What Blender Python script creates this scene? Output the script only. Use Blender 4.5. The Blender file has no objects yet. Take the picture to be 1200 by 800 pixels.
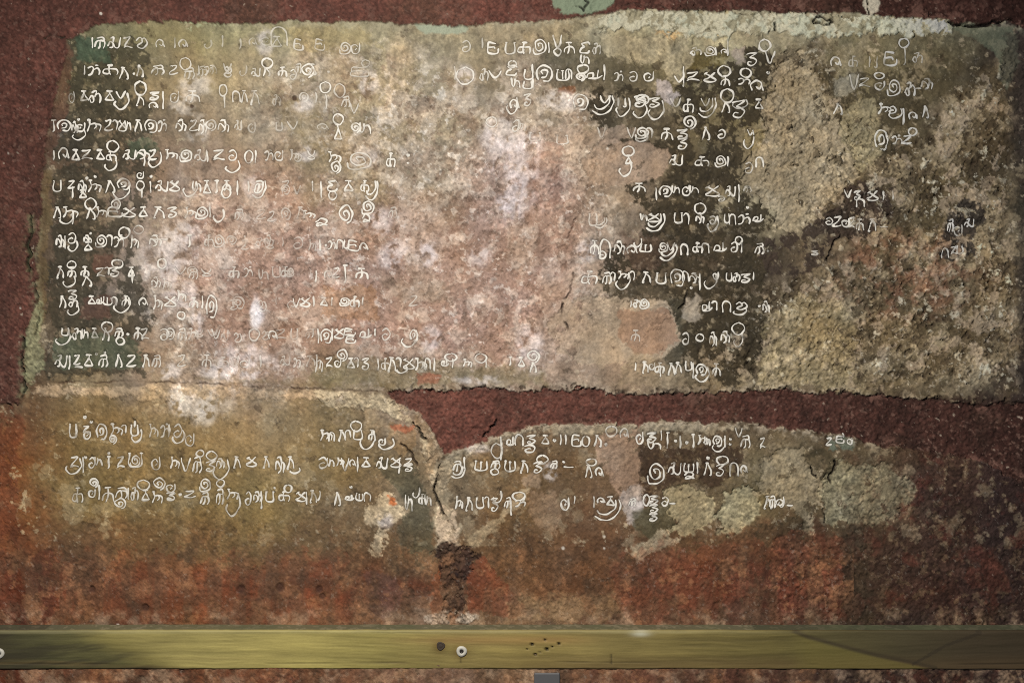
import bpy, math, re
import numpy as np

# ------------------------------------------------------------------ camera, world, lamp
S = 0.0015                       # metres per photograph pixel on the wall plane
CZ = 1.5                         # eye height
DIST = 2.5
scene = bpy.context.scene
C = scene.collection
def X_(px): return (px - 600.0) * S
def Z_(py): return CZ + (400.0 - py) * S

cd = bpy.data.cameras.new('camera'); cam = bpy.data.objects.new('camera', cd); C.objects.link(cam)
cam.location = (0, -DIST, CZ); cam.rotation_euler = (math.pi / 2, 0, 0)
cd.lens = 50; cd.sensor_width = 36; cd.clip_start = 0.05; cd.clip_end = 50
scene.camera = cam

world = bpy.data.worlds.new('World'); scene.world = world; world.use_nodes = True
bg = world.node_tree.nodes['Background']
bg.inputs[0].default_value = (0.80, 0.90, 1.0, 1); bg.inputs[1].default_value = 0.10

ld = bpy.data.lights.new('spot_lamp', 'SPOT'); lamp = bpy.data.objects.new('spot_lamp', ld); C.objects.link(lamp)
lamp.location = (-0.42, -1.62, CZ + 0.86)
from mathutils import Vector
aim = Vector((X_(470), 0, Z_(455))) - Vector(lamp.location)
lamp.rotation_euler = aim.to_track_quat('-Z', 'Y').to_euler()
ld.energy = 190; ld.spot_size = math.radians(87); ld.spot_blend = 1.0; ld.shadow_soft_size = 0.05
ld.color = (1.0, 0.93, 0.82)

scene.view_settings.view_transform = 'Standard'; scene.view_settings.look = 'None'
scene.view_settings.exposure = 0.0; scene.view_settings.gamma = 1.0
scene.view_settings.use_curve_mapping = False
scene.cycles.use_denoising = False; scene.cycles.filter_width = 0.95; scene.cycles.max_bounces = 4

# ------------------------------------------------------------------ noise and drawing helpers
rng = np.random.RandomState(7)
TAB = rng.rand(256, 256).astype(np.float32)
def vnoise(x, y, seed):
    a = seed * 1.7 + 0.5
    ca, sa = math.cos(a), math.sin(a)
    u = x * ca - y * sa + seed * 37.3 + 900.0; v = x * sa + y * ca + seed * 11.9 + 900.0
    iu = np.floor(u); iv = np.floor(v); fu = u - iu; fv = v - iv
    iu = iu.astype(np.int32) & 255; iv = iv.astype(np.int32) & 255
    fu = fu * fu * (3 - 2 * fu); fv = fv * fv * (3 - 2 * fv)
    iu1 = (iu + 1) & 255; iv1 = (iv + 1) & 255
    return (TAB[iv, iu] * (1 - fu) + TAB[iv, iu1] * fu) * (1 - fv) + (TAB[iv1, iu] * (1 - fu) + TAB[iv1, iu1] * fu) * fv
def fbm(x, y, scale, seed, octs=4, gain=0.55):        # roughly -1 .. 1
    out = 0; amp = 1.0; tot = 0; sx = x / scale; sy = y / scale
    for o in range(octs):
        out = out + amp * (vnoise(sx, sy, seed + o * 3) * 2 - 1); tot += amp
        amp *= gain; sx = sx * 2.03; sy = sy * 2.03
    return out / tot * 1.5
def sstep(a, b, v):
    t = np.clip((v - a) / (b - a), 0, 1); return t * t * (3 - 2 * t)
def lin(c):
    c = np.asarray(c, np.float32) / 255.0
    return np.where(c <= 0.04045, c / 12.92, ((c + 0.055) / 1.055) ** 2.4)

def axis(lo, hi, a, b, step, grow):
    inner = np.arange(a, b + step, step)
    left = []; p = a; s = step
    while p > lo: s *= grow; p -= s; left.append(p)
    right = []; p = inner[-1]; s = step
    while p < hi: s *= grow; p += s; right.append(p)
    return np.array(left[::-1] + list(inner) + right, np.float32)
STEP = 1.08
gx = axis(-700, 1900, -12, 1212, STEP, 1.05)
gy = axis(-420, 1160, -10, 810, STEP, 1.05)
NX, NY = len(gx), len(gy)
PX, PY = np.meshgrid(gx, gy)

W1 = fbm(PX, PY, 26, 1, 5, 0.62); W2 = fbm(PX, PY, 9, 5, 4, 0.7); W3 = fbm(PX, PY, 3.2, 9, 2, 0.7)
def sdf(poly, closed=True, pad=40):
    """signed distance to a polygon (negative inside), or distance to a polyline; 1e3 beyond the padded box"""
    P = np.array(poly, np.float32)
    out = np.full(PX.shape, 1e3, np.float32)
    x0, x1 = P[:, 0].min() - pad, P[:, 0].max() + pad; y0, y1 = P[:, 1].min() - pad, P[:, 1].max() + pad
    i0, i1 = np.searchsorted(gx, [x0, x1]); j0, j1 = np.searchsorted(gy, [y0, y1])
    if i1 <= i0 or j1 <= j0: return out
    x = PX[j0:j1, i0:i1]; y = PY[j0:j1, i0:i1]
    d = np.full(x.shape, 1e6, np.float32); ins = np.zeros(x.shape, bool)
    n = len(P)
    for k in range(n if closed else n - 1):
        ax, ay = P[k]; bx, by = P[(k + 1) % n]
        ex, ey = bx - ax, by - ay
        t = np.clip(((x - ax) * ex + (y - ay) * ey) / (ex * ex + ey * ey + 1e-9), 0, 1)
        d = np.minimum(d, (x - ax - ex * t) ** 2 + (y - ay - ey * t) ** 2)
        if closed:
            c = ((ay > y) != (by > y)) & (x < ex * (y - ay) / (ey + 1e-9) + ax)
            ins ^= c
    d = np.sqrt(d)
    if closed: d = np.where(ins, -d, d)
    out[j0:j1, i0:i1] = d
    return out
def pmask(poly, warp=4, soft=1.5, w2=2.0):
    d = sdf(poly) + W1 * warp * 1.5 + W2 * (w2 + warp * 0.45) + W3 * min(warp, 5) * 0.45
    return 1 - sstep(-soft, soft, d)

# ------------------------------------------------------------------ how much lamp light reaches the wall
# (measured once on a plain white wall; used only to turn seen colours into base colours)
LX = [0, 200, 400, 600, 800, 1000, 1200]; LY = [0, 200, 400, 600, 800]
LM = [[0.892, 1.333, 1.513, 1.356, 1.003, 0.593, 0.292], [1.089, 1.409, 1.498, 1.37, 1.101, 0.743, 0.432], [1.015, 1.214, 1.254, 1.174, 0.999, 0.743, 0.488], [0.833, 0.975, 1.003, 0.948, 0.833, 0.653, 0.467], [0.78, 0.905, 0.945, 0.898, 0.798, 0.643, 0.475]]
#LMEND
def light_at(px, py):
    L = np.array(LM, np.float32)
    u = np.clip(px / 200.0, 0, 5.9999); v = np.clip(py / 200.0, 0, 3.9999)
    i = u.astype(int); j = v.astype(int); fu = u - i; fv = v - j
    fu = fu; fv = fv
    return (L[j, i] * (1 - fu) + L[j, i + 1] * fu) * (1 - fv) + (L[j + 1, i] * (1 - fu) + L[j + 1, i + 1] * fu) * fv
LTINT = np.array([1.069, 1.014, 0.916], np.float32)
def albedo(col, px, py):
    return np.clip(col / (light_at(px, py)[..., None] * LTINT), 0.012, 0.85)

# ------------------------------------------------------------------ colours of the wall
ROWY = [-40, 40, 90, 140, 190, 240, 290, 340, 390, 440, 490, 540, 590, 640, 690, 722, 900]
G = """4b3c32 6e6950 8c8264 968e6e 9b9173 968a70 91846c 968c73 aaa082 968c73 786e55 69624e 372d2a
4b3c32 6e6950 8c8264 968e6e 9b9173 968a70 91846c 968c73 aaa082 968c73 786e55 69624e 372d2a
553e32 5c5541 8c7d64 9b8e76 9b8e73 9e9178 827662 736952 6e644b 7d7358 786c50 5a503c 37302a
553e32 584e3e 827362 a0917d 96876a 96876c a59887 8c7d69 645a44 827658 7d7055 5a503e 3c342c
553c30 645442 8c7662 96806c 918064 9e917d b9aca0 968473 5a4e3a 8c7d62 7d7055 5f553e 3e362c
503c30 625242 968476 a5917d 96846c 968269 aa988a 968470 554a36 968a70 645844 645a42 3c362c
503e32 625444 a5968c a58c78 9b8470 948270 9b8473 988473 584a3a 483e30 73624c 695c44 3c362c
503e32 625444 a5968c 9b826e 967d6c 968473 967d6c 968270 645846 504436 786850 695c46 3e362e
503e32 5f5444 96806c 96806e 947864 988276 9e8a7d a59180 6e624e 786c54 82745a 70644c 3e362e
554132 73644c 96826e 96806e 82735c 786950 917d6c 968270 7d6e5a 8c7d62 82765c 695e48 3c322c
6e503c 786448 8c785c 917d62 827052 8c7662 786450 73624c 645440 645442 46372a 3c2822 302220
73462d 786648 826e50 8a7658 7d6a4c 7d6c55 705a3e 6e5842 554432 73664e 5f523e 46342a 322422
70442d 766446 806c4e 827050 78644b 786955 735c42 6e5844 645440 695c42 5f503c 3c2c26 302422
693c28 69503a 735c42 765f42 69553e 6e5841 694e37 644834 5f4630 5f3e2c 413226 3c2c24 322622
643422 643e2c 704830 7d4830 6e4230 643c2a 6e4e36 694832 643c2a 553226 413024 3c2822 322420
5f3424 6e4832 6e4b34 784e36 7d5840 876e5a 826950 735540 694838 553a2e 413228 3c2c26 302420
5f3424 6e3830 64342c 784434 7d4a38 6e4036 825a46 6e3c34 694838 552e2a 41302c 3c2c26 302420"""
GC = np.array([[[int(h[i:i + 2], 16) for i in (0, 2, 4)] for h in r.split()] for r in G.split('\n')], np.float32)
GL = lin(GC)
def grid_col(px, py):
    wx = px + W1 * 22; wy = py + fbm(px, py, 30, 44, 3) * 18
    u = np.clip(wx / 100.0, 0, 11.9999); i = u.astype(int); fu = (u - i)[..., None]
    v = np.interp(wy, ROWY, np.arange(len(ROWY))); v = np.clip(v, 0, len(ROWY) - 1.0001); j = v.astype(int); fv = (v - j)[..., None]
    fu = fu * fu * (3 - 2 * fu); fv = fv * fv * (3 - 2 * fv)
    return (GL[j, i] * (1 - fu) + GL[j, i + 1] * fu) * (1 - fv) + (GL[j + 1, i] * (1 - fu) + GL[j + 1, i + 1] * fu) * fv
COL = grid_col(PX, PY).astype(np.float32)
H = (fbm(PX, PY, 120, 21, 4) * 1.4).astype(np.float32)
ROUGH = np.full(PX.shape, 0.33, np.float32)          # amplitude of the fine relief
def mix(m, c, k=1.0):
    global COL
    m = (np.clip(m, 0, 1) * k)[..., None]
    COL = COL * (1 - m) + lin(c) * m

N40 = fbm(PX, PY, 40, 61, 4); N12 = fbm(PX, PY, 13, 71, 4, 0.6); N5 = fbm(PX, PY, 5.5, 81, 3, 0.6)
N25 = fbm(PX, PY, 2.6, 91, 2, 0.6); NB = fbm(PX, PY, 18, 101, 5, 0.65); NC = fbm(PX, PY, 22, 111, 5, 0.65)

# --- worn areas where the wash is mottled away down to pale or reddish plaster
FK1 = fbm(PX, PY, 15, 401, 5, 0.62); FK2 = fbm(PX, PY, 30, 411, 6, 0.6); FK3 = fbm(PX, PY, 8, 421, 4, 0.6)
RDG = 1 - np.abs(fbm(PX, PY, 11, 431, 4, 0.6)) * 2.0; RDG2 = 1 - np.abs(fbm(PX, PY, 6, 441, 3, 0.6)) * 2.0
def soft(cx, cy, rx, ry, f=1.0):
    d = np.sqrt(((PX - cx) / rx) ** 2 + ((PY - cy) / ry) ** 2)
    return (1 - sstep(0.55, 1.15, d + W1 * 0.18)) * f
centre = np.clip(soft(520, 300, 210, 210) + soft(280, 330, 130, 150) + soft(640, 180, 90, 120) + soft(420, 120, 150, 80, 0.7), 0, 1)
right = np.clip(pmask([(905, 60), (960, 60), (1010, 130), (1060, 170), (1180, 60), (1190, 450), (880, 455), (830, 420), (900, 340), (1000, 290), (880, 230)], 8, 14), 0, 1)
pinkz = np.clip(soft(300, 320, 110, 140) + soft(480, 340, 160, 120) + soft(610, 300, 90, 160), 0, 1)
mix(centre, (162, 144, 122), 0.35); mix(pinkz, (168, 138, 122), 0.5)
def flake(zone, field, lo, c, k, dh, w=0.09):
    global H
    m = zone * sstep(lo, lo + w, field + W3 * 0.05); mix(m, c, k); H += dh * m
flake(centre, FK2, -0.02, (194, 176, 156), 0.5, 0.5)
flake(centre, NC, 0.22, (140, 116, 98), 0.42, -0.4)
flake(centre, FK1, 0.30, (204, 190, 172), 0.45, 0.4)
flake(centre, -FK1, 0.42, (124, 100, 82), 0.42, -0.7)
flake(centre, FK3, 0.52, (218, 206, 190), 0.55, 0.3)
flake(centre, -FK3, 0.52, (106, 86, 70), 0.5, -0.7)
mix(right, (100, 85, 66), .45)
flake(right, FK2, -0.12, (152, 136, 110), 0.72, 1.0, .05)
flake(right, NC, 0.02, (80, 68, 50), 0.7, -0.7)
flake(right, fbm(PX, PY, 70, 501, 5, 0.6), 0.05, (92, 78, 56), 0.45, -0.3)
flake(right, FK1, 0.22, (164, 146, 124), 0.55, 0.7)
flake(right, -FK1, 0.34, (66, 55, 42), 0.65, -1.2)
flake(right, -RDG2, 0.25, (54, 44, 34), 0.6, -1.0, 0.5)
flake(right * .8, -RDG, 0.3, (66, 54, 42), 0.5, -1.0, 0.5)
flake(right, FK3, 0.55, (182, 172, 150), 0.7, 0.5)
mix(right * soft(1060, 320, 100, 60) * sstep(-0.3, 0.4, N12), (126, 90, 72), 0.5)
H += right * (RDG * 0.8 + RDG2 * 0.5) + centre * (RDG * 0.5 + RDG2 * .3)
ROUGH += centre * 0.06 + right * 0.12
calm = 1 - np.clip(centre + right, 0, 1)
flake(calm * (PY < 640), FK2, 0.36, (158, 142, 116), 0.35, 0.25)
flake(calm * (PY < 640), FK3, 0.62, (176, 160, 134), 0.5, 0.3)
flake(calm, -FK1, 0.60, (72, 58, 44), 0.55, -0.6)

# --- polygons: (points, colour, strength, warp, height step, extra roughness)
PATCH = [
 # dark wash on which the writing still reads
 ([(78,48),(150,45),(170,62),(175,120),(172,160),(190,200),(175,235),(160,270),(160,330),(180,380),(165,420),(170,440),(60,440),(58,300),(62,200),(58,150),(75,100)], (64,59,46), .78, 9, .3, -.08),
 ([(92,45),(130,45),(128,72),(105,76),(92,70)], (74,90,72), .7, 4, 0, 0),
 ([(55,128),(76,120),(82,140),(75,160),(58,160)], (70,64,62), .4, 4, 0, 0),
 ([(150,165),(175,160),(185,175),(165,185),(150,180)], (84,100,78), .5, 4, 0, 0),
 ([(62,395),(120,392),(165,400),(165,432),(70,432)], (92,98,78), .6, 6, 0, 0),
 ([(640,45),(720,55),(745,75),(770,88),(765,108),(720,108),(650,108),(625,90)], (92,83,64), .65, 7, 0, 0),
 ([(795,62),(905,55),(908,80),(902,120),(890,150),(868,162),(880,178),(865,200),(872,220),(900,240),(915,262),(900,262),(905,300),(890,340),(900,400),(880,440),(870,455),(800,452),(795,425),(798,395),(775,355),(712,345),(700,325),(712,290),(750,275),(758,240),(735,215),(765,210),(785,198),(782,178),(705,165),(698,152),(690,120),(700,100),(760,105),(795,100)], (62,53,38), .94, 7, .5, -.05),
 ([(718,120),(760,108),(790,128),(800,160),(770,165),(715,150)], (110,98,78), .5, 6, 0, 0),
 ([(795,62),(848,62),(850,80),(795,84)], (112,98,60), .6, 4, 0, 0),
 ([(955,78),(975,90),(1055,84),(1065,70),(1085,110),(1082,140),(1050,160),(1060,178),(1030,182),(1026,150),(1035,132),(1012,122),(998,118),(992,132),(975,128),(972,108)], (76,67,50), .88, 5, .4, -.1),
 ([(893,300),(905,272),(935,272),(962,252),(985,238),(985,215),(1012,215),(1045,222),(1042,255),(1020,277),(985,282),(965,300),(952,320),(930,325),(900,322)], (64,52,43), .95, 7, .2, -.15),
 ([(1112,250),(1125,236),(1150,238),(1156,260),(1140,280),(1150,300),(1112,306),(1100,296),(1104,275)], (56,49,44), .9, 5, .2, -.1),
 ([(700,330),(770,336),(790,352),(770,362),(720,352)], (98,86,68), .5, 4, 0, 0),
 ([(783,350),(800,348),(800,430),(785,432),(778,420),(795,398),(790,372)], (70,64,50), .75, 4, 0, .1),
 ([(440,320),(520,330),(525,350),(470,360)], (140,128,108), .3, 8, 0, 0),
 ([(385,420),(430,420),(640,432),(640,452),(380,452),(365,440)], (122,112,80), .55, 8, 0, 0),
 ([(215,445),(380,452),(460,452),(380,448),(220,440)], (130,112,80), .4, 4, 0, 0),
 # bare pale plaster where the wash has fallen away
 ([(915,60),(938,56),(952,78),(965,108),(978,130),(990,150),(1003,182),(1002,208),(985,230),(960,248),(935,270),(912,270),(905,250),(886,232),(868,216),(868,190),(878,178),(885,160),(898,150),(895,120),(905,90)], (152,138,114), .8, 7, -2.0, .35),
 ([(977,92),(1000,88),(1008,100),(992,116),(977,115)], (146,136,116), .8, 3, -.6, .1),
 ([(1008,116),(1022,120),(1032,150),(1030,180),(1010,200),(990,160),(985,130)], (146,134,106), .75, 5, -.8, .3),
 ([(705,166),(762,168),(783,180),(783,198),(765,208),(738,214),(695,216),(678,190)], (158,136,116), .85, 4, -.9, .0),
 ([(745,158),(770,152),(752,148),(720,150),(640,148),(620,160),(690,170)], (162,142,124), .6, 6, 0, .1),
 ([(868,160),(890,148),(898,152),(890,172),(878,178)], (142,126,92), .9, 3, -.6, .1),
 ([(798,362),(806,350),(816,346),(822,352),(822,372),(812,380),(800,374)], (150,138,122), .9, 3, -.8, 0),
 ([(660,352),(700,348),(780,352),(792,372),(797,398),(780,414),(750,424),(690,428),(655,412),(640,380)], (166,148,126), .8, 5, -.9, -.05),
 ([(725,366),(780,362),(792,378),(794,396),(775,412),(740,412),(725,395)], (152,122,100), .8, 4, 0, -.1),
 ([(700,42),(805,42),(810,66),(802,95),(790,100),(775,86),(762,72),(735,76),(712,66)], (160,148,122), .8, 5, -.7, .1),
 ([(768,90),(784,96),(795,112),(788,126),(776,122),(768,106)], (166,154,146), .9, 4, -.4, .05),
 ([(830,120),(845,108),(850,118),(842,130)], (128,112,84), .6, 4, 0, .1),
 ([(860,58),(872,56),(874,74),(862,76)], (156,140,124), .8, 3, -.3, 0),
 ([(900,380),(940,345),(980,350),(1010,400),(990,455),(885,455)], (156,140,108), .5, 10, -.4, .2),
 ([(740,418),(800,430),(840,452),(720,452)], (140,124,100), .5, 8, 0, .2),
 # reddish and ochre tints
 ([(380,335),(440,338),(440,372),(372,372)], (160,124,92), .6, 6, 0, 0),
 ([(375,130),(385,160),(440,200),(452,235),(425,240),(400,205),(330,150),(330,115),(370,118)], (146,126,92), .4, 8, 0, 0),
 ([(335,32),(430,30),(445,55),(360,58)], (158,140,100), .5, 8, 0, 0),
 ([(95,345),(130,345),(128,372),(95,372)], (112,78,66), .5, 4, 0, 0),
 ([(110,300),(130,300),(130,316),(112,316)], (120,84,72), .5, 4, 0, 0),
 ([(725,272),(770,276),(800,290),(770,322),(740,318)], (104,80,66), .4, 6, 0, 0),
 ([(640,165),(660,175),(655,235),(620,240),(600,215)], (140,108,92), .5, 7, 0, .1),
 ([(655,100),(675,102),(672,110),(652,108)], (130,86,58), .8, 2, 0, 0),
 ([(766,34),(802,33),(800,44),(768,42)], (184,152,108), .6, 4, 0, 0),
 ([(488,440),(515,440),(512,449),(490,449)], (148,98,76), .8, 3, 0, 0),
 # strip between crack and panel at the left
 ([(44,200),(58,200),(60,260),(52,330),(50,420),(34,446),(28,440),(30,410),(46,360),(40,300),(45,250)], (120,100,70), .6, 5, .3, 0),
 ([(52,60),(76,50),(84,70),(84,110),(72,150),(58,190),(50,170),(56,120)], (100,72,58), .7, 6, 0, .1),
 ([(28,372),(48,360),(50,400),(46,432),(34,446),(30,410)], (142,140,108), .6, 6, .4, .5),
 # lower panel
 ([(30,452),(250,452),(380,460),(450,464),(500,490),(460,470),(380,468),(250,466),(160,468),(120,462),(60,466),(32,462)], (180,156,128), .75, 4, .5, .2),
 ([(370,458),(450,462),(470,478),(500,505),(512,530),(500,535),(485,500),(440,480),(380,476)], (190,172,142), .8, 4, .6, .4),
 ([(495,470),(520,528),(530,545),(520,575),(505,560),(498,520),(480,495)], (150,128,102), .75, 5, .3, .6),
 ([(455,495),(490,500),(490,522),(470,540),(455,520)], (150,120,84), .5, 6, 0, .2),
 ([(458,498),(486,496),(486,504),(462,506)], (160,96,70), .8, 3, 0, 0),
 ([(515,538),(530,530),(545,524),(580,512),(560,512),(590,500),(650,496),(800,494),(880,498),(880,506),(760,508),(680,508),(620,506),(590,514),(552,530),(532,546),(524,566),(526,600),(540,620),(538,642),(513,642),(510,600),(508,560)], (166,152,128), .62, 5, .4, .2),
 ([(513,590),(530,596),(538,620),(536,642),(514,642)], (204,182,156), .8, 3, .3, .2),
 ([(430,602),(441,586),(452,573),(470,580),(476,602),(462,616),(450,636),(440,650),(432,640),(441,622),(430,612)], (186,168,140), .78, 7, -.5, .35),
 ([(454,580),(466,580),(466,592),(456,592)], (170,96,56), .9, 2, 0, 0),
 ([(440,540),(480,545),(500,575),(505,640),(490,660),(470,650),(460,620),(478,600),(460,570)], (84,80,62), .7, 6, 0, 0),
 ([(545,632),(575,610),(600,588),(618,566),(624,570),(604,596),(580,620),(556,642)], (172,154,126), .7, 4, 0, .2),
 ([(608,558),(625,552),(632,556),(632,572),(615,572)], (150,128,106), .7, 3, 0, .1),
 ([(620,575),(650,572),(662,590),(652,622),(632,620),(622,600)], (150,124,100), .6, 5, -.3, .2),
 ([(700,510),(745,505),(752,530),(748,560),(745,600),(720,575),(712,550),(700,540)], (152,126,106), .75, 5, -.4, .2),
 ([(728,580),(748,570),(756,590),(742,615),(735,610)], (170,158,148), .7, 4, 0, .1),
 ([(752,522),(872,522),(865,556),(832,575),(815,560),(790,565),(752,580)], (66,50,38), .85, 5, .3, -.05),
 ([(740,600),(790,585),(795,620),(770,632),(745,632)], (86,80,58), .75, 4, 0, 0),
 ([(786,575),(800,562),(822,570),(836,590),(838,612),(810,628),(790,622)], (156,142,112), .8, 8, -1.2, .4),
 ([(840,600),(850,578),(875,572),(892,590),(888,610),(862,628),(838,628)], (152,142,114), .8, 8, -1.2, .45),
 ([(895,535),(940,525),(955,545),(965,570),(955,600),(950,625),(935,600),(900,590),(885,565)], (142,128,104), .75, 8, -1, .45),
 ([(968,565),(975,545),(985,540),(1030,545),(1060,560),(1082,572),(1070,590),(1040,612),(1000,612),(970,610),(962,600)], (132,124,100), .75, 9, -.9, .5),
 ([(938,520),(965,515),(980,545),(965,560),(955,545),(942,540)], (72,63,46), .9, 4, .1, 0),
 ([(970,510),(1000,510),(1000,528),(970,528)], (96,104,90), .8, 2, .1, 0),
 ([(880,612),(940,604),(955,640),(900,640),(880,632)], (70,62,44), .6, 5, 0, .1),
 ([(735,640),(775,625),(800,632),(760,650),(745,660)], (176,158,130), .6, 6, 0, .3),
 # orange red stain along the foot
 ([(60,650),(100,640),(150,655),(200,650),(260,660),(320,652),(400,655),(405,700),(420,725),(60,728)], (126,72,52), .42, 20, 0, .05),
 ([(-60,470),(22,475),(24,560),(20,640),(18,735),(-60,735)], (104,62,46), .65, 6, .6, .1),
 ([(30,660),(60,640),(62,700),(60,728),(28,728)], (84,52,42), .5, 6, 0, 0),
 ([(430,668),(470,676),(465,722),(430,722)], (100,72,62), .6, 6, 0, 0),
 ([(505,672),(518,660),(520,715),(505,720)], (150,82,52), .6, 5, 0, .2),
 ([(545,665),(570,650),(600,690),(620,722),(548,722)], (124,66,46), .6, 6, 0, .2),
 ([(600,700),(720,690),(735,725),(600,727)], (150,124,92), .4, 10, 0, .2),
 ([(720,660),(760,645),(860,640),(880,660),(870,700),(830,722),(730,724),(718,690)], (120,70,52), .42, 18, 0, .2),
 ([(905,645),(930,632),(985,632),(992,680),(996,722),(905,724)], (112,66,50), .5, 12, 0, .45),
 ([(992,600),(1022,600),(1018,728),(996,728)], (60,52,38), .55, 12, 0, .2),
 # dark rough scar over the beam
 ([(512,646),(522,637),(545,641),(562,650),(549,664),(546,690),(546,722),(520,722),(519,700),(513,672)], (64,45,37), .95, 5, -0.9, 1.1),
 ([(498,720),(520,716),(560,718),(568,728),(500,729)], (196,180,160), .75, 3, .5, .8),
]
for pts, colr, k, warp, dh, dr in PATCH:
    m = pmask(pts, warp * 0.8, 1.3 if dh or warp < 8 else 3.5)
    if dh > 0 and k >= .65:            # a dark wash breaks up into flaked islands, more so towards its border
        m = m * (1 - 0.9 * sstep(0.24, 0.33, FK1 * 0.8 + N12 * 0.25 + W3 * 0.05)) * (1 - 0.75 * sstep(.38, .46, FK3 + W1 * .1))
    if dh < -0.25: m = m * (1 - 0.85 * sstep(0.55, 0.62, -FK1))
    mix(m, colr, k)
    H += dh * 1.6 * m
    ROUGH += dr * m * 0.7
# soft whitish spots broken up by noise
PALE_SPOTS = [(200,300,16,34),(216,350,22,18),(210,275,20,16),(300,372,8,17),(240,482,14,16),(212,470,14,20),(215,122,16,14),(232,150,14,16),
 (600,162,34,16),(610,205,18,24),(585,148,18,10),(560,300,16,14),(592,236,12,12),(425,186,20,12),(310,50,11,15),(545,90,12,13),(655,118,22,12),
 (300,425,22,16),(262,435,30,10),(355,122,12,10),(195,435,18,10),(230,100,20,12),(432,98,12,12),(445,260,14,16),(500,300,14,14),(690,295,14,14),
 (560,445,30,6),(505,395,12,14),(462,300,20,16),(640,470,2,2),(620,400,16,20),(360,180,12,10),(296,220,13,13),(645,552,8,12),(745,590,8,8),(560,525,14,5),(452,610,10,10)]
for cx, cy, rx, ry in PALE_SPOTS:
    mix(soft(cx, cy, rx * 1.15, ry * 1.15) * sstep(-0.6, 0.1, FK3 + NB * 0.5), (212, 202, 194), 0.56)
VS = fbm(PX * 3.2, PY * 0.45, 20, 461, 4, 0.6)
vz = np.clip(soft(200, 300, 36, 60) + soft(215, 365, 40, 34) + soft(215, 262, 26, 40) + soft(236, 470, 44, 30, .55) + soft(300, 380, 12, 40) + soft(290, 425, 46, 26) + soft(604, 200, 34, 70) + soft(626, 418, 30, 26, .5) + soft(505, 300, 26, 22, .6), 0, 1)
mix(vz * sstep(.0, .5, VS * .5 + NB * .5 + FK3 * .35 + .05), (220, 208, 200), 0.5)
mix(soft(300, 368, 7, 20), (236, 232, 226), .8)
H += centre * sstep(0.3, 0.9, N5) * 0.3

# --- lower wall mottle
low = sstep(600, 670, PY + W1 * 22)
drip = fbm(PX * 2.4, PY * 0.5, 40, 471, 4, 0.6)
mix(low * sstep(-0.2, 0.4, drip) * (PX < 1000), (106, 80, 60), 0.55)
mix(low * sstep(0.25, 0.4, FK1) * (PX < 1000), (150, 108, 78), 0.4)
mix(low * sstep(0.0, 0.6, NC), (84, 64, 48), 0.55)
lr = sstep(960, 1060, PX + W1 * 30) * sstep(500, 560, PY)
mix(lr, (62, 44, 37), 0.35)
mix(lr * sstep(0.34, 0.42, FK3 + NB * .4), (98, 80, 62), 0.5)
mix(lr * sstep(0.1, 0.6, NC), (78, 38, 32), 0.5)
foot = sstep(712, 728, PY + N12 * 5)
mix(foot * sstep(-0.1, 0.6, N12), (168, 142, 116), 0.35)
ROUGH += low * 0.05 + lr * 0.25

# --- broad mottling everywhere, fine speckle, pits
strength = (0.09 + ROUGH * 0.26) * (0.65 + 0.6 * sstep(-.5, .6, fbm(PX, PY, 55, 451, 3)))
COL *= np.exp(N40 * 0.15 + N12 * strength * 0.85 + N5 * strength * 1.0 + N25 * strength * 1.15)[..., None]
FL = fbm(PX, PY, 3.4, 121, 3, 0.7)
mix(sstep(0.62, 0.95, FL + NB * 0.25) * (0.2 + centre * 0.5 + right * 0.25), (214, 200, 180), 0.6)
mix(sstep(0.62, 0.95, -FL + NC * 0.25) * (0.4 + right * 0.5), (58, 44, 34), 0.6)
hue = fbm(PX, PY, 34, 131, 4) * 0.06
COL *= np.stack([1 + hue, np.ones_like(hue), 1 - hue * 1.3], -1)
streak = fbm(PX * 4.0, PY * 0.35, 34, 141, 4) * (1 - np.clip(centre + right, 0, 1) * 0.7)   # faint runs down the wash
COL *= np.exp(streak * 0.15)[..., None]

COL = np.clip(COL, 1e-4, None); g_ = COL.mean(-1, keepdims=True); COL = g_ + (COL - g_) * 1.10; COL = np.clip(COL, 1e-4, None) * (g_ / 0.16) ** 0.14
COL *= 1 + pinkz[..., None] * np.array([.02, -.025, .0])
COL *= 1 + (soft(150, 560, 260, 110) + soft(180, 100, 170, 80, .7))[..., None] * np.array([.05, .01, -.14])
# --- maroon render coat round and between the panels
TOPP = [(-1400,-900),(2600,-900),(2600,44),(1210,36),(1195,32),(1180,28),(1120,27),(1108,23),(1010,17),(860,13),(740,11),(715,16),(690,21),(650,24),(600,25),(545,30),(470,28),(420,26),(340,24),(300,28),(250,27),(200,24),(150,27),(110,33),(85,42),(76,46),(78,62),(72,90),(64,120),(56,160),(50,200),(47,260),(43,300),(42,340),(38,366),(27,398),(26,440),(22,474),(-1400,474)]
MIDP = [(455,462),(480,460),(500,457),(530,456),(560,452),(600,458),(650,456),(700,458),(750,462),(800,461),(850,459),(920,458),(1000,462),(1060,466),(1120,468),(1170,474),(2600,480),(2600,640),(1190,565),(1150,540),(1080,528),(1000,514),(940,504),(890,499),(850,495),(760,494),(700,495),(640,498),(600,504),(580,511),(555,521),(535,528),(521,533),(513,520),(505,505),(495,490),(480,478),(465,470)]
RIGHTP = [(1176,34),(2600,20),(2600,500),(1205,480),(1200,430),(1204,360),(1198,300),(1202,230),(1190,170),(1186,110),(1176,60)]
EW = fbm(PX, PY, 60, 481, 3)
dT = sdf(TOPP) + W1 * 3.4 + W2 * 2.6 + W3 * 0.9; dT = np.where(PY < -20, -30, dT); dT = np.where((PX < -30) & (PY < 474), -30, dT)
mT = 1 - sstep(-0.9, 0.9, dT)
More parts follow.
